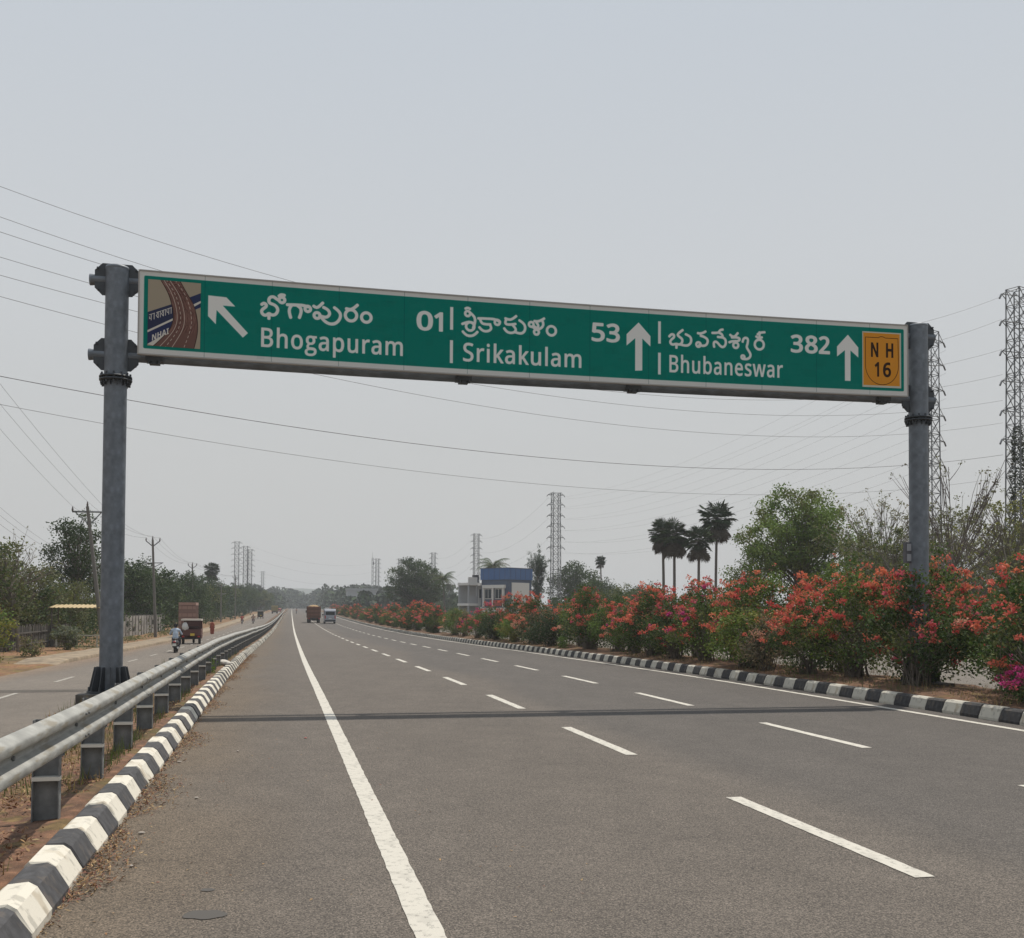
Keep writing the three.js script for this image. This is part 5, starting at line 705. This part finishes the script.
// ------------------------------------------------------------------ people (one continuous body each)
const skin = [0.17, 0.085, 0.05], hairC = [0.012, 0.011, 0.011];
function bodyGeo(bones, res = 56, half = 1.0, cy = 0.9) {
  const mc = new MarchingCubes(res, new THREE.MeshBasicMaterial(), false, false, 60000); mc.isolation = 0; const a = V(), ab = V(), p = V(); const sd = (q, [A, B, r0, r1]) => { ab.subVectors(B, A); a.subVectors(q, A); const t = clamp(a.dot(ab) / Math.max(1e-9, ab.lengthSq())); return a.addScaledVector(ab, -t).length() - lerp(r0, r1, t); };
  for (let k = 0; k < res; k++) for (let j = 0; j < res; j++) for (let i = 0; i < res; i++) { p.set((i - res / 2) / (res / 2) * half, (j - res / 2) / (res / 2) * half + cy, (k - res / 2) / (res / 2) * half); let d = 9; for (const b of bones) { const e = sd(p, b), h = clamp(0.5 + 0.5 * (d - e) / 0.035); d = lerp(d, e, h) - 0.035 * h * (1 - h); } mc.field[k * res * res + j * res + i] = -d; }
  mc.update(); const n = mc.count, g = new THREE.BufferGeometry(), P = new Float32Array(n * 3), C = new Float32Array(n * 3);
  for (let i = 0; i < n; i++) { p.set(mc.positionArray[i * 3], mc.positionArray[i * 3 + 1], mc.positionArray[i * 3 + 2]).multiplyScalar(half); p.y += cy; P.set([p.x, p.y, p.z], i * 3); let best = 9, c = skin; for (const b of bones) { const e = sd(p, b); if (e < best) { best = e; c = b[4]; } } C.set(c, i * 3); }
  g.setAttribute('position', new THREE.BufferAttribute(P, 3)); g.setAttribute('color', new THREE.BufferAttribute(C, 3)); g.computeVertexNormals(); return g;
}
const fingers = (h, d, s) => [0, 1, 2, 3].map((k) => [V(h.x + s * (k - 1.5) * 0.018, h.y, h.z), V(h.x + s * (k - 1.5) * 0.02 + d.x, h.y + d.y * (1 - Math.abs(k - 1.2) * 0.1), h.z + d.z), 0.011, 0.008, skin]).concat([[h, V(h.x - s * 0.03 + d.x * 0.4, h.y + d.y * 0.45, h.z + d.z * 0.3 - 0.02), 0.012, 0.009, skin]]);
function standing(shirt, legs, skirt, stride = 0.12, swing = 0.15) { // faces -z
  const b = []; const T = (x, y, z) => V(x, y, z);
  b.push([T(0, 0.98, 0), T(0, 1.18, 0), 0.15, 0.14, shirt], [T(-0.09, 1.3, 0), T(0.09, 1.3, 0), 0.12, 0.12, shirt], [T(0, 1.18, 0), T(0, 1.36, 0), 0.14, 0.11, shirt], [T(0, 1.4, 0), T(0, 1.5, -0.01), 0.05, 0.05, skin], [T(0, 1.55, -0.02), T(0, 1.63, -0.01), 0.082, 0.09, skin], [T(0, 1.6, 0.02), T(0, 1.66, 0.02), 0.088, 0.09, hairC], [T(0, 1.565, -0.1), T(0, 1.55, -0.115), 0.016, 0.014, skin]);
  for (const s of [-1, 1]) { const f = s * stride; b.push([T(s * 0.09, 0.95, 0), T(s * 0.1, 0.5, -f * 0.55), skirt ? 0.14 : 0.095, skirt ? 0.16 : 0.065, legs], [T(s * 0.1, 0.5, -f * 0.55), T(s * 0.1, 0.1, -f * 0.9 + 0.03), skirt ? 0.15 : 0.065, skirt ? 0.13 : 0.048, legs], [T(s * 0.1, 0.05, -f * 0.9 + 0.04), T(s * 0.1, 0.035, -f * 0.9 - 0.14), 0.045, 0.035, skin]); const h = T(s * 0.27, 0.82, f * swing / 0.12 - 0.04); b.push([T(s * 0.18, 1.34, 0), T(s * 0.24, 1.08, f * 0.6), 0.055, 0.045, shirt], [T(s * 0.24, 1.08, f * 0.6), h, 0.04, 0.03, skin], ...fingers(h, T(0, -0.1, -0.02), s)); }
  return bodyGeo(b, 60, 1.0, 0.86);
}
function riding(shirt, legs, helmet) { // seated on a scooter, hands on the bar, faces -z
  const b = [], T = V; b.push([T(0, 0.86, 0.1), T(0, 1.05, 0.08), 0.16, 0.15, shirt], [T(0, 1.05, 0.08), T(0, 1.24, 0.04), 0.15, 0.13, shirt], [T(-0.1, 1.25, 0.03), T(0.1, 1.25, 0.03), 0.11, 0.11, shirt], [T(0, 1.3, 0.02), T(0, 1.4, 0), 0.05, 0.05, skin], [T(0, 1.45, -0.02), T(0, 1.52, -0.01), 0.085, 0.09, skin], [T(0, 1.5, 0.02), T(0, 1.55, 0.01), 0.095, 0.095, helmet], [T(0, 1.46, -0.1), T(0, 1.45, -0.112), 0.015, 0.013, skin]);
  for (const s of [-1, 1]) { b.push([T(s * 0.1, 0.82, 0.08), T(s * 0.17, 0.72, -0.34), 0.1, 0.075, legs], [T(s * 0.17, 0.72, -0.34), T(s * 0.15, 0.36, -0.3), 0.07, 0.05, legs], [T(s * 0.15, 0.33, -0.28), T(s * 0.15, 0.31, -0.46), 0.045, 0.035, hairC]); const h = T(s * 0.3, 1.0, -0.46); b.push([T(s * 0.2, 1.26, 0.02), T(s * 0.31, 1.04, -0.12), 0.058, 0.048, shirt], [T(s * 0.31, 1.04, -0.12), h, 0.042, 0.03, skin], ...fingers(h, T(0, -0.03, -0.07), s)); }
  return bodyGeo(b, 64, 0.95, 0.9);
}
const mBody = new THREE.MeshStandardMaterial({ vertexColors: true, roughness: 0.9 });
function person(geo, label, pos, turn = 0) { const m = mesh('person', geo, mBody); tag(m, label, 'person'); m.position.copy(pos); m.rotation.y = turn; return m; }

// ------------------------------------------------------------------ vehicles
const mTyre = std([0.02, 0.02, 0.021], 0.9), mRim = std([0.3, 0.3, 0.3], 0.5, { metalness: 0.4 }), mBlack = std([0.02, 0.02, 0.022], 0.6), mChrome = std([0.6, 0.6, 0.6], 0.3, { metalness: 0.8 }), mTail = std([0.4, 0.02, 0.02], 0.4), mDarkGlass = new THREE.MeshStandardMaterial({ color: lin(0.025, 0.03, 0.035), roughness: 0.12 }), mPlate = std([0.65, 0.65, 0.6], 0.6), mPlateY = std([0.6, 0.42, 0.05], 0.6);
function wheel(parent, x, y, z, r, w) { const t = mesh('tyre', (() => { const pts = [[r * 0.6, -w / 2], [r * 0.92, -w / 2], [r, -w * 0.32], [r, w * 0.32], [r * 0.92, w / 2], [r * 0.6, w / 2]]; return lathe(pts, 18).rotateZ(Math.PI / 2); })(), mTyre, parent); t.position.set(x, y, z); const rim = mesh('rim', lathe([[0, -w * 0.3], [r * 0.25, -w * 0.36], [r * 0.3, -w * 0.25], [r * 0.62, -w * 0.4], [r * 0.62, w * 0.4], [r * 0.3, w * 0.25], [r * 0.25, w * 0.36], [0, w * 0.3]], 14).rotateZ(Math.PI / 2), mRim, t); return t; }
const extr = (pts, w, bev = 0.04) => { const s = new THREE.Shape(); pts.forEach(([z, y], i) => i ? s.lineTo(z, y) : s.moveTo(z, y)); const g = new THREE.ExtrudeGeometry(s, { depth: w - bev * 2, bevelEnabled: true, bevelSize: bev, bevelThickness: bev, bevelSegments: 2 }); g.translate(0, 0, -(w - bev * 2) / 2); g.rotateY(-Math.PI / 2); return g; }; // side outline in (z forward negative? z, y), width along x
function lorry(label, pos, body, cabCol, L = 5.2, H = 2.0, open = true) {
  const t = thing('lorry', label, 'lorry', undefined, pos), mB = std(body, 0.85), mC = std(cabCol, 0.5), mB2 = std(body.map((c) => c * 0.7), 0.9), w = 2.3, y0 = 0.95;
  boxPart('chassis', t, mBlack, 0, 0.72, -L * 0.4, 0.9, 0.22, L + 1.6);
  boxPart('cargo_floor', t, mB2, 0, y0, -L / 2, w, 0.14, L);
  for (const s of [-1, 1]) { for (let k = 0; k < 6; k++) boxPart('side_board', t, k % 2 ? mB : mB2, s * (w / 2 - 0.04), y0 + 0.22 + k * (H - 0.1) / 6, -L / 2, 0.06, (H - 0.3) / 6, L - 0.05); for (let k = 0; k < 5; k++) boxPart('side_stake', t, mB2, s * (w / 2 + 0.02), y0 + H / 2, -0.15 - k * (L - 0.3) / 4, 0.06, H, 0.1); }
  for (let k = 0; k < 6; k++) boxPart('tailgate_board', t, k % 2 ? mB : mB2, 0, y0 + 0.22 + k * (H - 0.1) / 6, -0.05, w - 0.1, (H - 0.3) / 6, 0.06); for (const x of [-0.72, 0, 0.72]) boxPart('tailgate_stake', t, mB2, x, y0 + H / 2, 0.0, 0.09, H, 0.06); boxPart('front_board', t, mB2, 0, y0 + H / 2, -L + 0.05, w - 0.1, H, 0.08);
  if (!open) boxPart('tarpaulin', t, mB, 0, y0 + H + 0.12, -L / 2, w + 0.06, 0.26, L + 0.06); else mesh('load', (() => { const g = new THREE.SphereGeometry(1, 20, 10, 0, 6.3, 0, 1.57); g.scale(w / 2 - 0.1, 0.45, L / 2 - 0.15); g.translate(0, y0 + H - 0.2, -L / 2); return g; })(), std([0.3, 0.2, 0.1], 0.95), t);
  const cab = mesh('cab', extr([[0, 0.7], [-1.55, 0.7], [-1.65, 1.5], [-1.45, 2.35], [0, 2.4]], 2.15, 0.08), mC, t); cab.position.z = -L - 0.12; boxPart('rear_window', cab, mDarkGlass, 0, 1.95, 0.09, 1.1, 0.45, 0.02);
  boxPart('bumper', t, mBlack, 0, 0.52, 0.06, 2.1, 0.16, 0.1); for (const s of [-1, 1]) { boxPart('tail_light', t, mTail, s * 0.88, 0.76, 0.04, 0.24, 0.13, 0.06); boxPart('mud_flap', t, mBlack, s * 0.82, 0.5, -0.75, 0.5, 0.5, 0.02); wheel(t, s * 0.95, 0.46, -1.3, 0.46, 0.26); wheel(t, s * 0.66, 0.46, -1.3, 0.46, 0.24); wheel(t, s * 0.95, 0.46, -L - 0.8, 0.46, 0.26); boxPart('mirror', t, mBlack, s * 1.25, 2.0, -L - 1.4, 0.16, 0.4, 0.06); }
  boxPart('number_plate', t, mPlateY, 0.3, 0.64, 0.11, 0.4, 0.12, 0.01); return t;
}
lorry('open lorry with rust-red wooden sides driving ahead beside the van', W(4.15, 0.0, 172), [0.19, 0.085, 0.052], [0.45, 0.25, 0.06]).scale.set(0.9, 0.92, 0.92);
lorry('tall narrow goods carrier with a faded pink-brown covered body behind the three-wheeler', W(-8.5, SY + 0.0, 96), [0.34, 0.21, 0.17], [0.2, 0.12, 0.08], 4.6, 2.1, false).scale.set(0.62, 0.98, 0.62);
{ const t = lorry('small yellowish lorry far ahead on the service road', W(-5.2, SY, 385), [0.32, 0.26, 0.10], [0.4, 0.32, 0.1], 4.4, 1.7, false); }
function van(label, pos, col, name = 'van', sc = [1, 1, 1]) {
  const t = thing(name, label, name === 'van' ? 'van' : 'car', undefined, pos), mC = new THREE.MeshPhysicalMaterial({ color: lin(...col), roughness: 0.4, clearcoat: 0.6, side: THREE.DoubleSide });
  mesh('body', extr([[0, 0.4], [0.02, 1.1], [-0.06, 2.1], [-0.3, 2.34], [-3.1, 2.36], [-3.75, 1.45], [-4.6, 1.2], [-4.7, 0.4]], 1.95, 0.1), mC, t);
  boxPart('rear_window', t, mDarkGlass, 0, 1.62, 0.09, 1.56, 0.72, 0.03).rotation.x = 0.05; for (const s of [-1, 1]) { boxPart('side_window', t, mDarkGlass, s * 0.975, 1.68, -0.95, 0.02, 0.58, 1.3); boxPart('side_window', t, mDarkGlass, s * 0.975, 1.68, -2.45, 0.02, 0.58, 1.2); boxPart('tail_light', t, mTail, s * 0.84, 1.1, 0.1, 0.17, 0.5, 0.06); wheel(t, s * 0.86, 0.34, -0.95, 0.34, 0.22); wheel(t, s * 0.86, 0.34, -3.75, 0.34, 0.22); boxPart('mirror', t, mBlack, s * 1.12, 1.45, -3.4, 0.2, 0.22, 0.1); }
  boxPart('rear_bumper', t, mBlack, 0, 0.5, 0.08, 1.85, 0.24, 0.14); boxPart('number_plate', t, mPlate, 0, 0.86, 0.115, 0.5, 0.13, 0.02); boxPart('tailgate_seam', t, mBlack, 0, 1.12, 0.108, 1.5, 0.025, 0.012); boxPart('windscreen', t, mDarkGlass, 0, 1.95, -3.52, 1.6, 0.03, 0.8).rotation.x = 0.95; t.scale.set(...sc); return t;
}
van('silver van driving ahead to the right of the rust-red lorry', W(6.5, 0, 166), [0.28, 0.30, 0.34], 'van', [0.9, 0.95, 0.95]);
van('tiny red car far ahead at the end of the guardrail', W(-4.6, SY, 470), [0.4, 0.05, 0.03], 'car', [0.9, 0.66, 0.9]);
van('whitish car far off beside the rust-red lorry', W(7.0, 0, 300), [0.6, 0.6, 0.58], 'car', [0.9, 0.72, 0.9]);
function threeWheeler(label, pos, col, load) {
  const t = thing('three_wheeler', label, 'auto rickshaw', undefined, pos), mC = std(col, 0.6), mC2 = std(col.map((c) => c * 0.6), 0.8);
  const bed = boxPart('cargo_bed', t, mC2, 0, 0.62, -0.75, 1.38, 0.1, 1.6); for (const s of [-1, 1]) boxPart('bed_side', t, mC, s * 0.67, 0.88, -0.75, 0.05, 0.46, 1.6); boxPart('tailgate', t, mC, 0, 0.86, 0.05, 1.34, 0.44, 0.05);
  mesh('cab', extr([[0, 0.4], [-0.9, 0.4], [-1.25, 0.75], [-0.95, 1.5], [-0.7, 1.72], [0, 1.74]], 1.25, 0.06), mC, t).position.z = -1.55; boxPart('rear_window', t, mDarkGlass, 0, 1.4, -1.47, 0.9, 0.36, 0.02); for (const s of [-1, 1]) for (const z of [-0.02, -1.5]) boxPart('canopy_post', t, mC2, s * 0.64, 1.38, z, 0.05, 0.66, 0.05); boxPart('canopy', t, std([0.55, 0.5, 0.44], 0.9), 0, 1.78, -0.78, 1.42, 0.12, 1.75); boxPart('canopy_rear', t, mC2, 0.18, 1.5, 0.02, 0.95, 0.42, 0.03);
  boxPart('bumper', t, mBlack, 0, 0.42, 0.08, 1.3, 0.1, 0.08); for (const s of [-1, 1]) { boxPart('tail_light', t, mTail, s * 0.55, 0.56, 0.08, 0.16, 0.1, 0.05); wheel(t, s * 0.58, 0.26, -0.4, 0.26, 0.16); } wheel(t, 0, 0.26, -2.45, 0.26, 0.14); boxPart('number_plate', t, mPlateY, 0.1, 0.7, 0.085, 0.3, 0.18, 0.01);
  if (load) mesh('sack_load', new THREE.SphereGeometry(0.34, 14, 10).scale(0.75, 1, 0.8).translate(-0.42, 1.28, -0.1), std([0.62, 0.62, 0.6], 0.9), t); return t;
}
threeWheeler('dark red cargo three-wheeler with a white sack ahead of the scooter', W(-6.75, SY, 80), [0.10, 0.035, 0.028], true);
threeWheeler('small dark three-wheeler far ahead on the service road', W(-6.4, SY, 250), [0.05, 0.05, 0.03], false);
function scooter(label, pos, col) {
  const t = thing('scooter', label, 'scooter', undefined, pos), mC = std(col, 0.4); wheel(t, 0, 0.24, 0.32, 0.24, 0.11); wheel(t, 0, 0.24, -0.92, 0.24, 0.1);
  mesh('tail_shell', new THREE.SphereGeometry(1, 18, 12).scale(0.2, 0.2, 0.5).translate(0, 0.56, 0.2), mC, t); mesh('seat', new THREE.SphereGeometry(1, 16, 10).scale(0.16, 0.08, 0.42).translate(0, 0.75, 0.12), mBlack, t); boxPart('footboard', t, mBlack, 0, 0.3, -0.42, 0.34, 0.07, 0.5); mesh('leg_shield', new THREE.SphereGeometry(1, 16, 12).scale(0.24, 0.36, 0.07).rotateX(0.25).translate(0, 0.62, -0.7), mC, t);
  new MB().rod(V(0, 0.25, -0.92), V(0, 1.0, -0.62), 0.035, 0.03, 8).rod(V(-0.34, 1.0, -0.5), V(0.34, 1.0, -0.5), 0.018, 0.018, 8, true).rod(V(0, 1.0, -0.62), V(0, 1.0, -0.5), 0.03, 0.03, 6).make('handlebar', mBlack, t); for (const s of [-1, 1]) { mesh('mirror', new THREE.SphereGeometry(0.06, 10, 8).scale(1, 0.8, 0.3).translate(s * 0.32, 1.2, -0.52), mBlack, t); new MB().rod(V(s * 0.22, 1.0, -0.5), V(s * 0.32, 1.17, -0.52), 0.01, 0.01, 5).make('mirror_stem', mBlack, t); }
  mesh('tail_light', new THREE.SphereGeometry(0.06, 12, 8).scale(1.3, 0.7, 0.5).translate(0, 0.62, 0.69), mTail, t); boxPart('number_plate', t, mPlate, 0, 0.46, 0.68, 0.2, 0.14, 0.01); boxPart('mudguard', t, mBlack, 0, 0.42, 0.62, 0.13, 0.2, 0.05); new MB().rod(V(0.16, 0.26, 0.0), V(0.17, 0.3, 0.5), 0.05, 0.06, 8, true).make('silencer', mChrome, t); return t;
}
{
  const s1 = scooter('dark scooter with its rider on the service road beyond the gantry', W(-5.9, SY, 61), [0.03, 0.03, 0.035]), g1 = riding([0.42, 0.5, 0.6], [0.05, 0.055, 0.08], hairC);
  const p1 = person(g1, 'scooter rider in a pale blue shirt seen from behind', W(-5.9, SY + 0.0, 61)); p1.position.y += 0;
  const s2 = dup(s1, 'left one of two far-off motor scooters on the service road', W(-7.6, SY, 183)); person(riding([0.35, 0.06, 0.05], [0.06, 0.05, 0.05], hairC), 'rider in a dark red shirt on the left far-off scooter', W(-7.6, SY, 183));
  const s3 = dup(s1, 'right one of two far-off motor scooters on the service road', W(-5.9, SY, 187)); person(riding([0.25, 0.16, 0.12], [0.04, 0.04, 0.06], hairC), 'rider in a brown shirt on the right far-off scooter', W(-5.9, SY, 187));
  person(standing([0.30, 0.075, 0.04], [0.26, 0.06, 0.035], true, 0.06), 'person in a long orange-red dress walking along the service road edge', W(-7.9, SY, 118), 0.2).scale.setScalar(0.88);
  person(standing([0.16, 0.11, 0.12], [0.05, 0.05, 0.06], false, 0.15), 'person in dark clothes standing on the footpath right of the three-wheeler', W(-9.5, SY + 0.15, 108), 1.4);
  person(standing([0.3, 0.16, 0.12], [0.05, 0.05, 0.06], false, 0.15), 'tiny person crossing the highway far ahead right of the edge line', W(2.2, 0, 330), 1.2);
}

// ------------------------------------------------------------------ litter, dry grass, stones by the left kerb
{
  const r = RNG(901), lv = new Leaves(902), cols = [[0.24, 0.13, 0.065], [0.30, 0.19, 0.09], [0.17, 0.09, 0.05], [0.32, 0.23, 0.12], [0.19, 0.085, 0.06]];
  for (let k = 0; k < 16000; k++) { const z = 4.2 + Math.pow(r(), 1.6) * 40, heap = smooth(0.42, 0.72, fbm(z * 0.55, 3, 3)); if (r() > 0.15 + heap) continue; const X = -1.28 + Math.abs(gauss(r)) * (0.06 + 0.22 * heap); lv.leaf(X + RX(z), RY(z) + 0.006 + r() * 0.045 * heap, -z, 0.014 + 0.04 * r(), cols[Math.floor(r() * 5)], 0.25, 1.4, 0.5); }
  for (let k = 0; k < 260; k++) { const z = 4.5 + r() * 14; lv.leaf(-1.2 + Math.pow(r(), 1.8) * 3.4, 0.006, -z, 0.014 + 0.02 * r(), cols[Math.floor(r() * 5)], 0.5, 3, 0.4); }
  for (let k = 0; k < 22000; k++) { const z = 4 + Math.pow(r(), 1.4) * 46, X = -1.62 - r() * 1.9; if (fbm(X * 1.5 + 4, z * 0.7, 3) < 0.4) continue; lv.leaf(X + RX(z), RY(z) + lerp(0.175, 0.06, smooth(-1.9, -3.0, X)) + (r() - 0.4) * 0.05, -z, 0.02 + 0.045 * r(), cols[Math.floor(r() * 5)], 0.35, 1.2, 0.4); }
  const m = mesh('leaf_litter', lv.geo(), mDryLeaf); m.userData = { kind: 'stuff', label: 'dry brown leaves and twigs swept against the left kerb', category: 'leaf litter' };
  const gb = new MB(); for (let k = 0; k < 9000; k++) { const z = 4 + Math.pow(r(), 1.3) * 60, X = -1.62 - Math.pow(r(), 1.3) * 1.7, n = fbm(X * 1.2 + 14, z * 0.45, 3); if (n < 0.47) continue; const h = (0.05 + 0.14 * r()) * (n > 0.6 ? 1.5 : 1), a = r() * 6.28, l = gauss(r) * 0.06, q = V(X + RX(z), RY(z) + 0.12, -z), c = n > 0.58 ? [0.10 + 0.05 * r(), 0.13 + 0.05 * r(), 0.04] : [0.30 + 0.1 * r(), 0.23 + 0.08 * r(), 0.11]; gb.color(...c).tri(q.clone().add(V(Math.cos(a) * 0.006, 0, Math.sin(a) * 0.006)), q.clone().add(V(-Math.cos(a) * 0.006, 0, -Math.sin(a) * 0.006)), q.clone().add(V(l, h, gauss(r) * 0.06))); }
  // and along the median
  for (let k = 0; k < 9000; k++) { const z = 12 + Math.pow(r(), 1.4) * 60, X = 11.75 + r() * 3.4, n = fbm(X * 0.9 + 54, z * 0.4, 3); if (n < 0.46) continue; const h = 0.06 + 0.16 * r(), a = r() * 6.28, q = V(X + RX(z), RY(z) + 0.2, -z), c = n > 0.62 ? [0.09, 0.12, 0.035] : [0.28 + 0.1 * r(), 0.2 + 0.08 * r(), 0.10]; gb.color(...c).tri(q.clone().add(V(Math.cos(a) * 0.008, 0, Math.sin(a) * 0.008)), q.clone().add(V(-Math.cos(a) * 0.008, 0, -Math.sin(a) * 0.008)), q.clone().add(V(gauss(r) * 0.08, h, gauss(r) * 0.08))); }
  const g = gb.make('dry_grass', mDryLeaf); g.userData = { kind: 'stuff', label: 'short dry grass in the separator and median soil', category: 'grass' };
  const wd = new Leaves(905); for (let k = 0; k < 420; k++) wd.leaf(-1.78 + gauss(r) * 0.16 + RX(27), RY(27) + 0.15 + r() * 0.42, -27 + gauss(r) * 0.35, 0.05 + 0.05 * r(), G.bright, 0.4, 0.3, 0.4); tag(wd.n && mesh('weed', wd.geo(), mLeaf), 'green weed growing between guardrail posts beyond the gantry', 'weed');
  const wl = new Leaves(906); for (let k = 0; k < 420; k++) wl.leaf(12.05 + gauss(r) * 0.16 + RX(44.5), RY(44.5) + 0.25 + r() * 0.5, -44.5 + gauss(r) * 0.4, 0.07 + 0.06 * r(), G.bright, 0.4, 0.3, 0.4); tag(mesh('weed', wl.geo(), mLeaf), 'bright green weed on the median kerb left of the dark red bush', 'weed');
  const st = new THREE.IcosahedronGeometry(0.5, 2), P = st.attributes.position; for (let i = 0; i < P.count; i++) { const k = 0.8 + 0.45 * fbm(P.getX(i) * 2 + 5, P.getY(i) * 2 + P.getZ(i) + 5, 3); P.setXYZ(i, P.getX(i) * k, P.getY(i) * k * 0.5, P.getZ(i) * k); } st.computeVertexNormals();
  const s = tag(mesh('boulder', st, std([0.55, 0.52, 0.47], 0.95)), 'pale stone lying on the left kerb beyond the green weed', 'stone'); s.position.copy(W(-1.58, 0.24, 31)); s.scale.setScalar(0.38);
  const peb = new THREE.IcosahedronGeometry(0.014, 1); [[-0.98, 7.6], [-0.75, 10.2], [-1.05, 8.7], [-0.5, 13.4], [0.35, 14.6], [-1.12, 12.6], [-0.9, 22]].forEach(([X, z], i) => { const q = tag(mesh('pebble', peb, std(i === 4 ? [0.4, 0.14, 0.12] : [0.38, 0.34, 0.3], 0.95)), ['pebble beside the heap of dry leaves at the left kerb', 'pebble at the kerb short of the gantry shadow', 'tiny pebble in the dry leaves at the left kerb', 'pebble on the shoulder near the gantry shadow', 'small reddish scrap just left of the edge line', 'pebble against the kerb below the guardrail', 'pale scrap on the shoulder beyond the gantry shadow'][i], 'pebble', 'pebbles on the shoulder'); q.position.copy(W(X, 0.012, z)); q.scale.set(1 + i % 3 * 0.5, 0.6, 1.2); });
}
renderer.render(scene, camera);
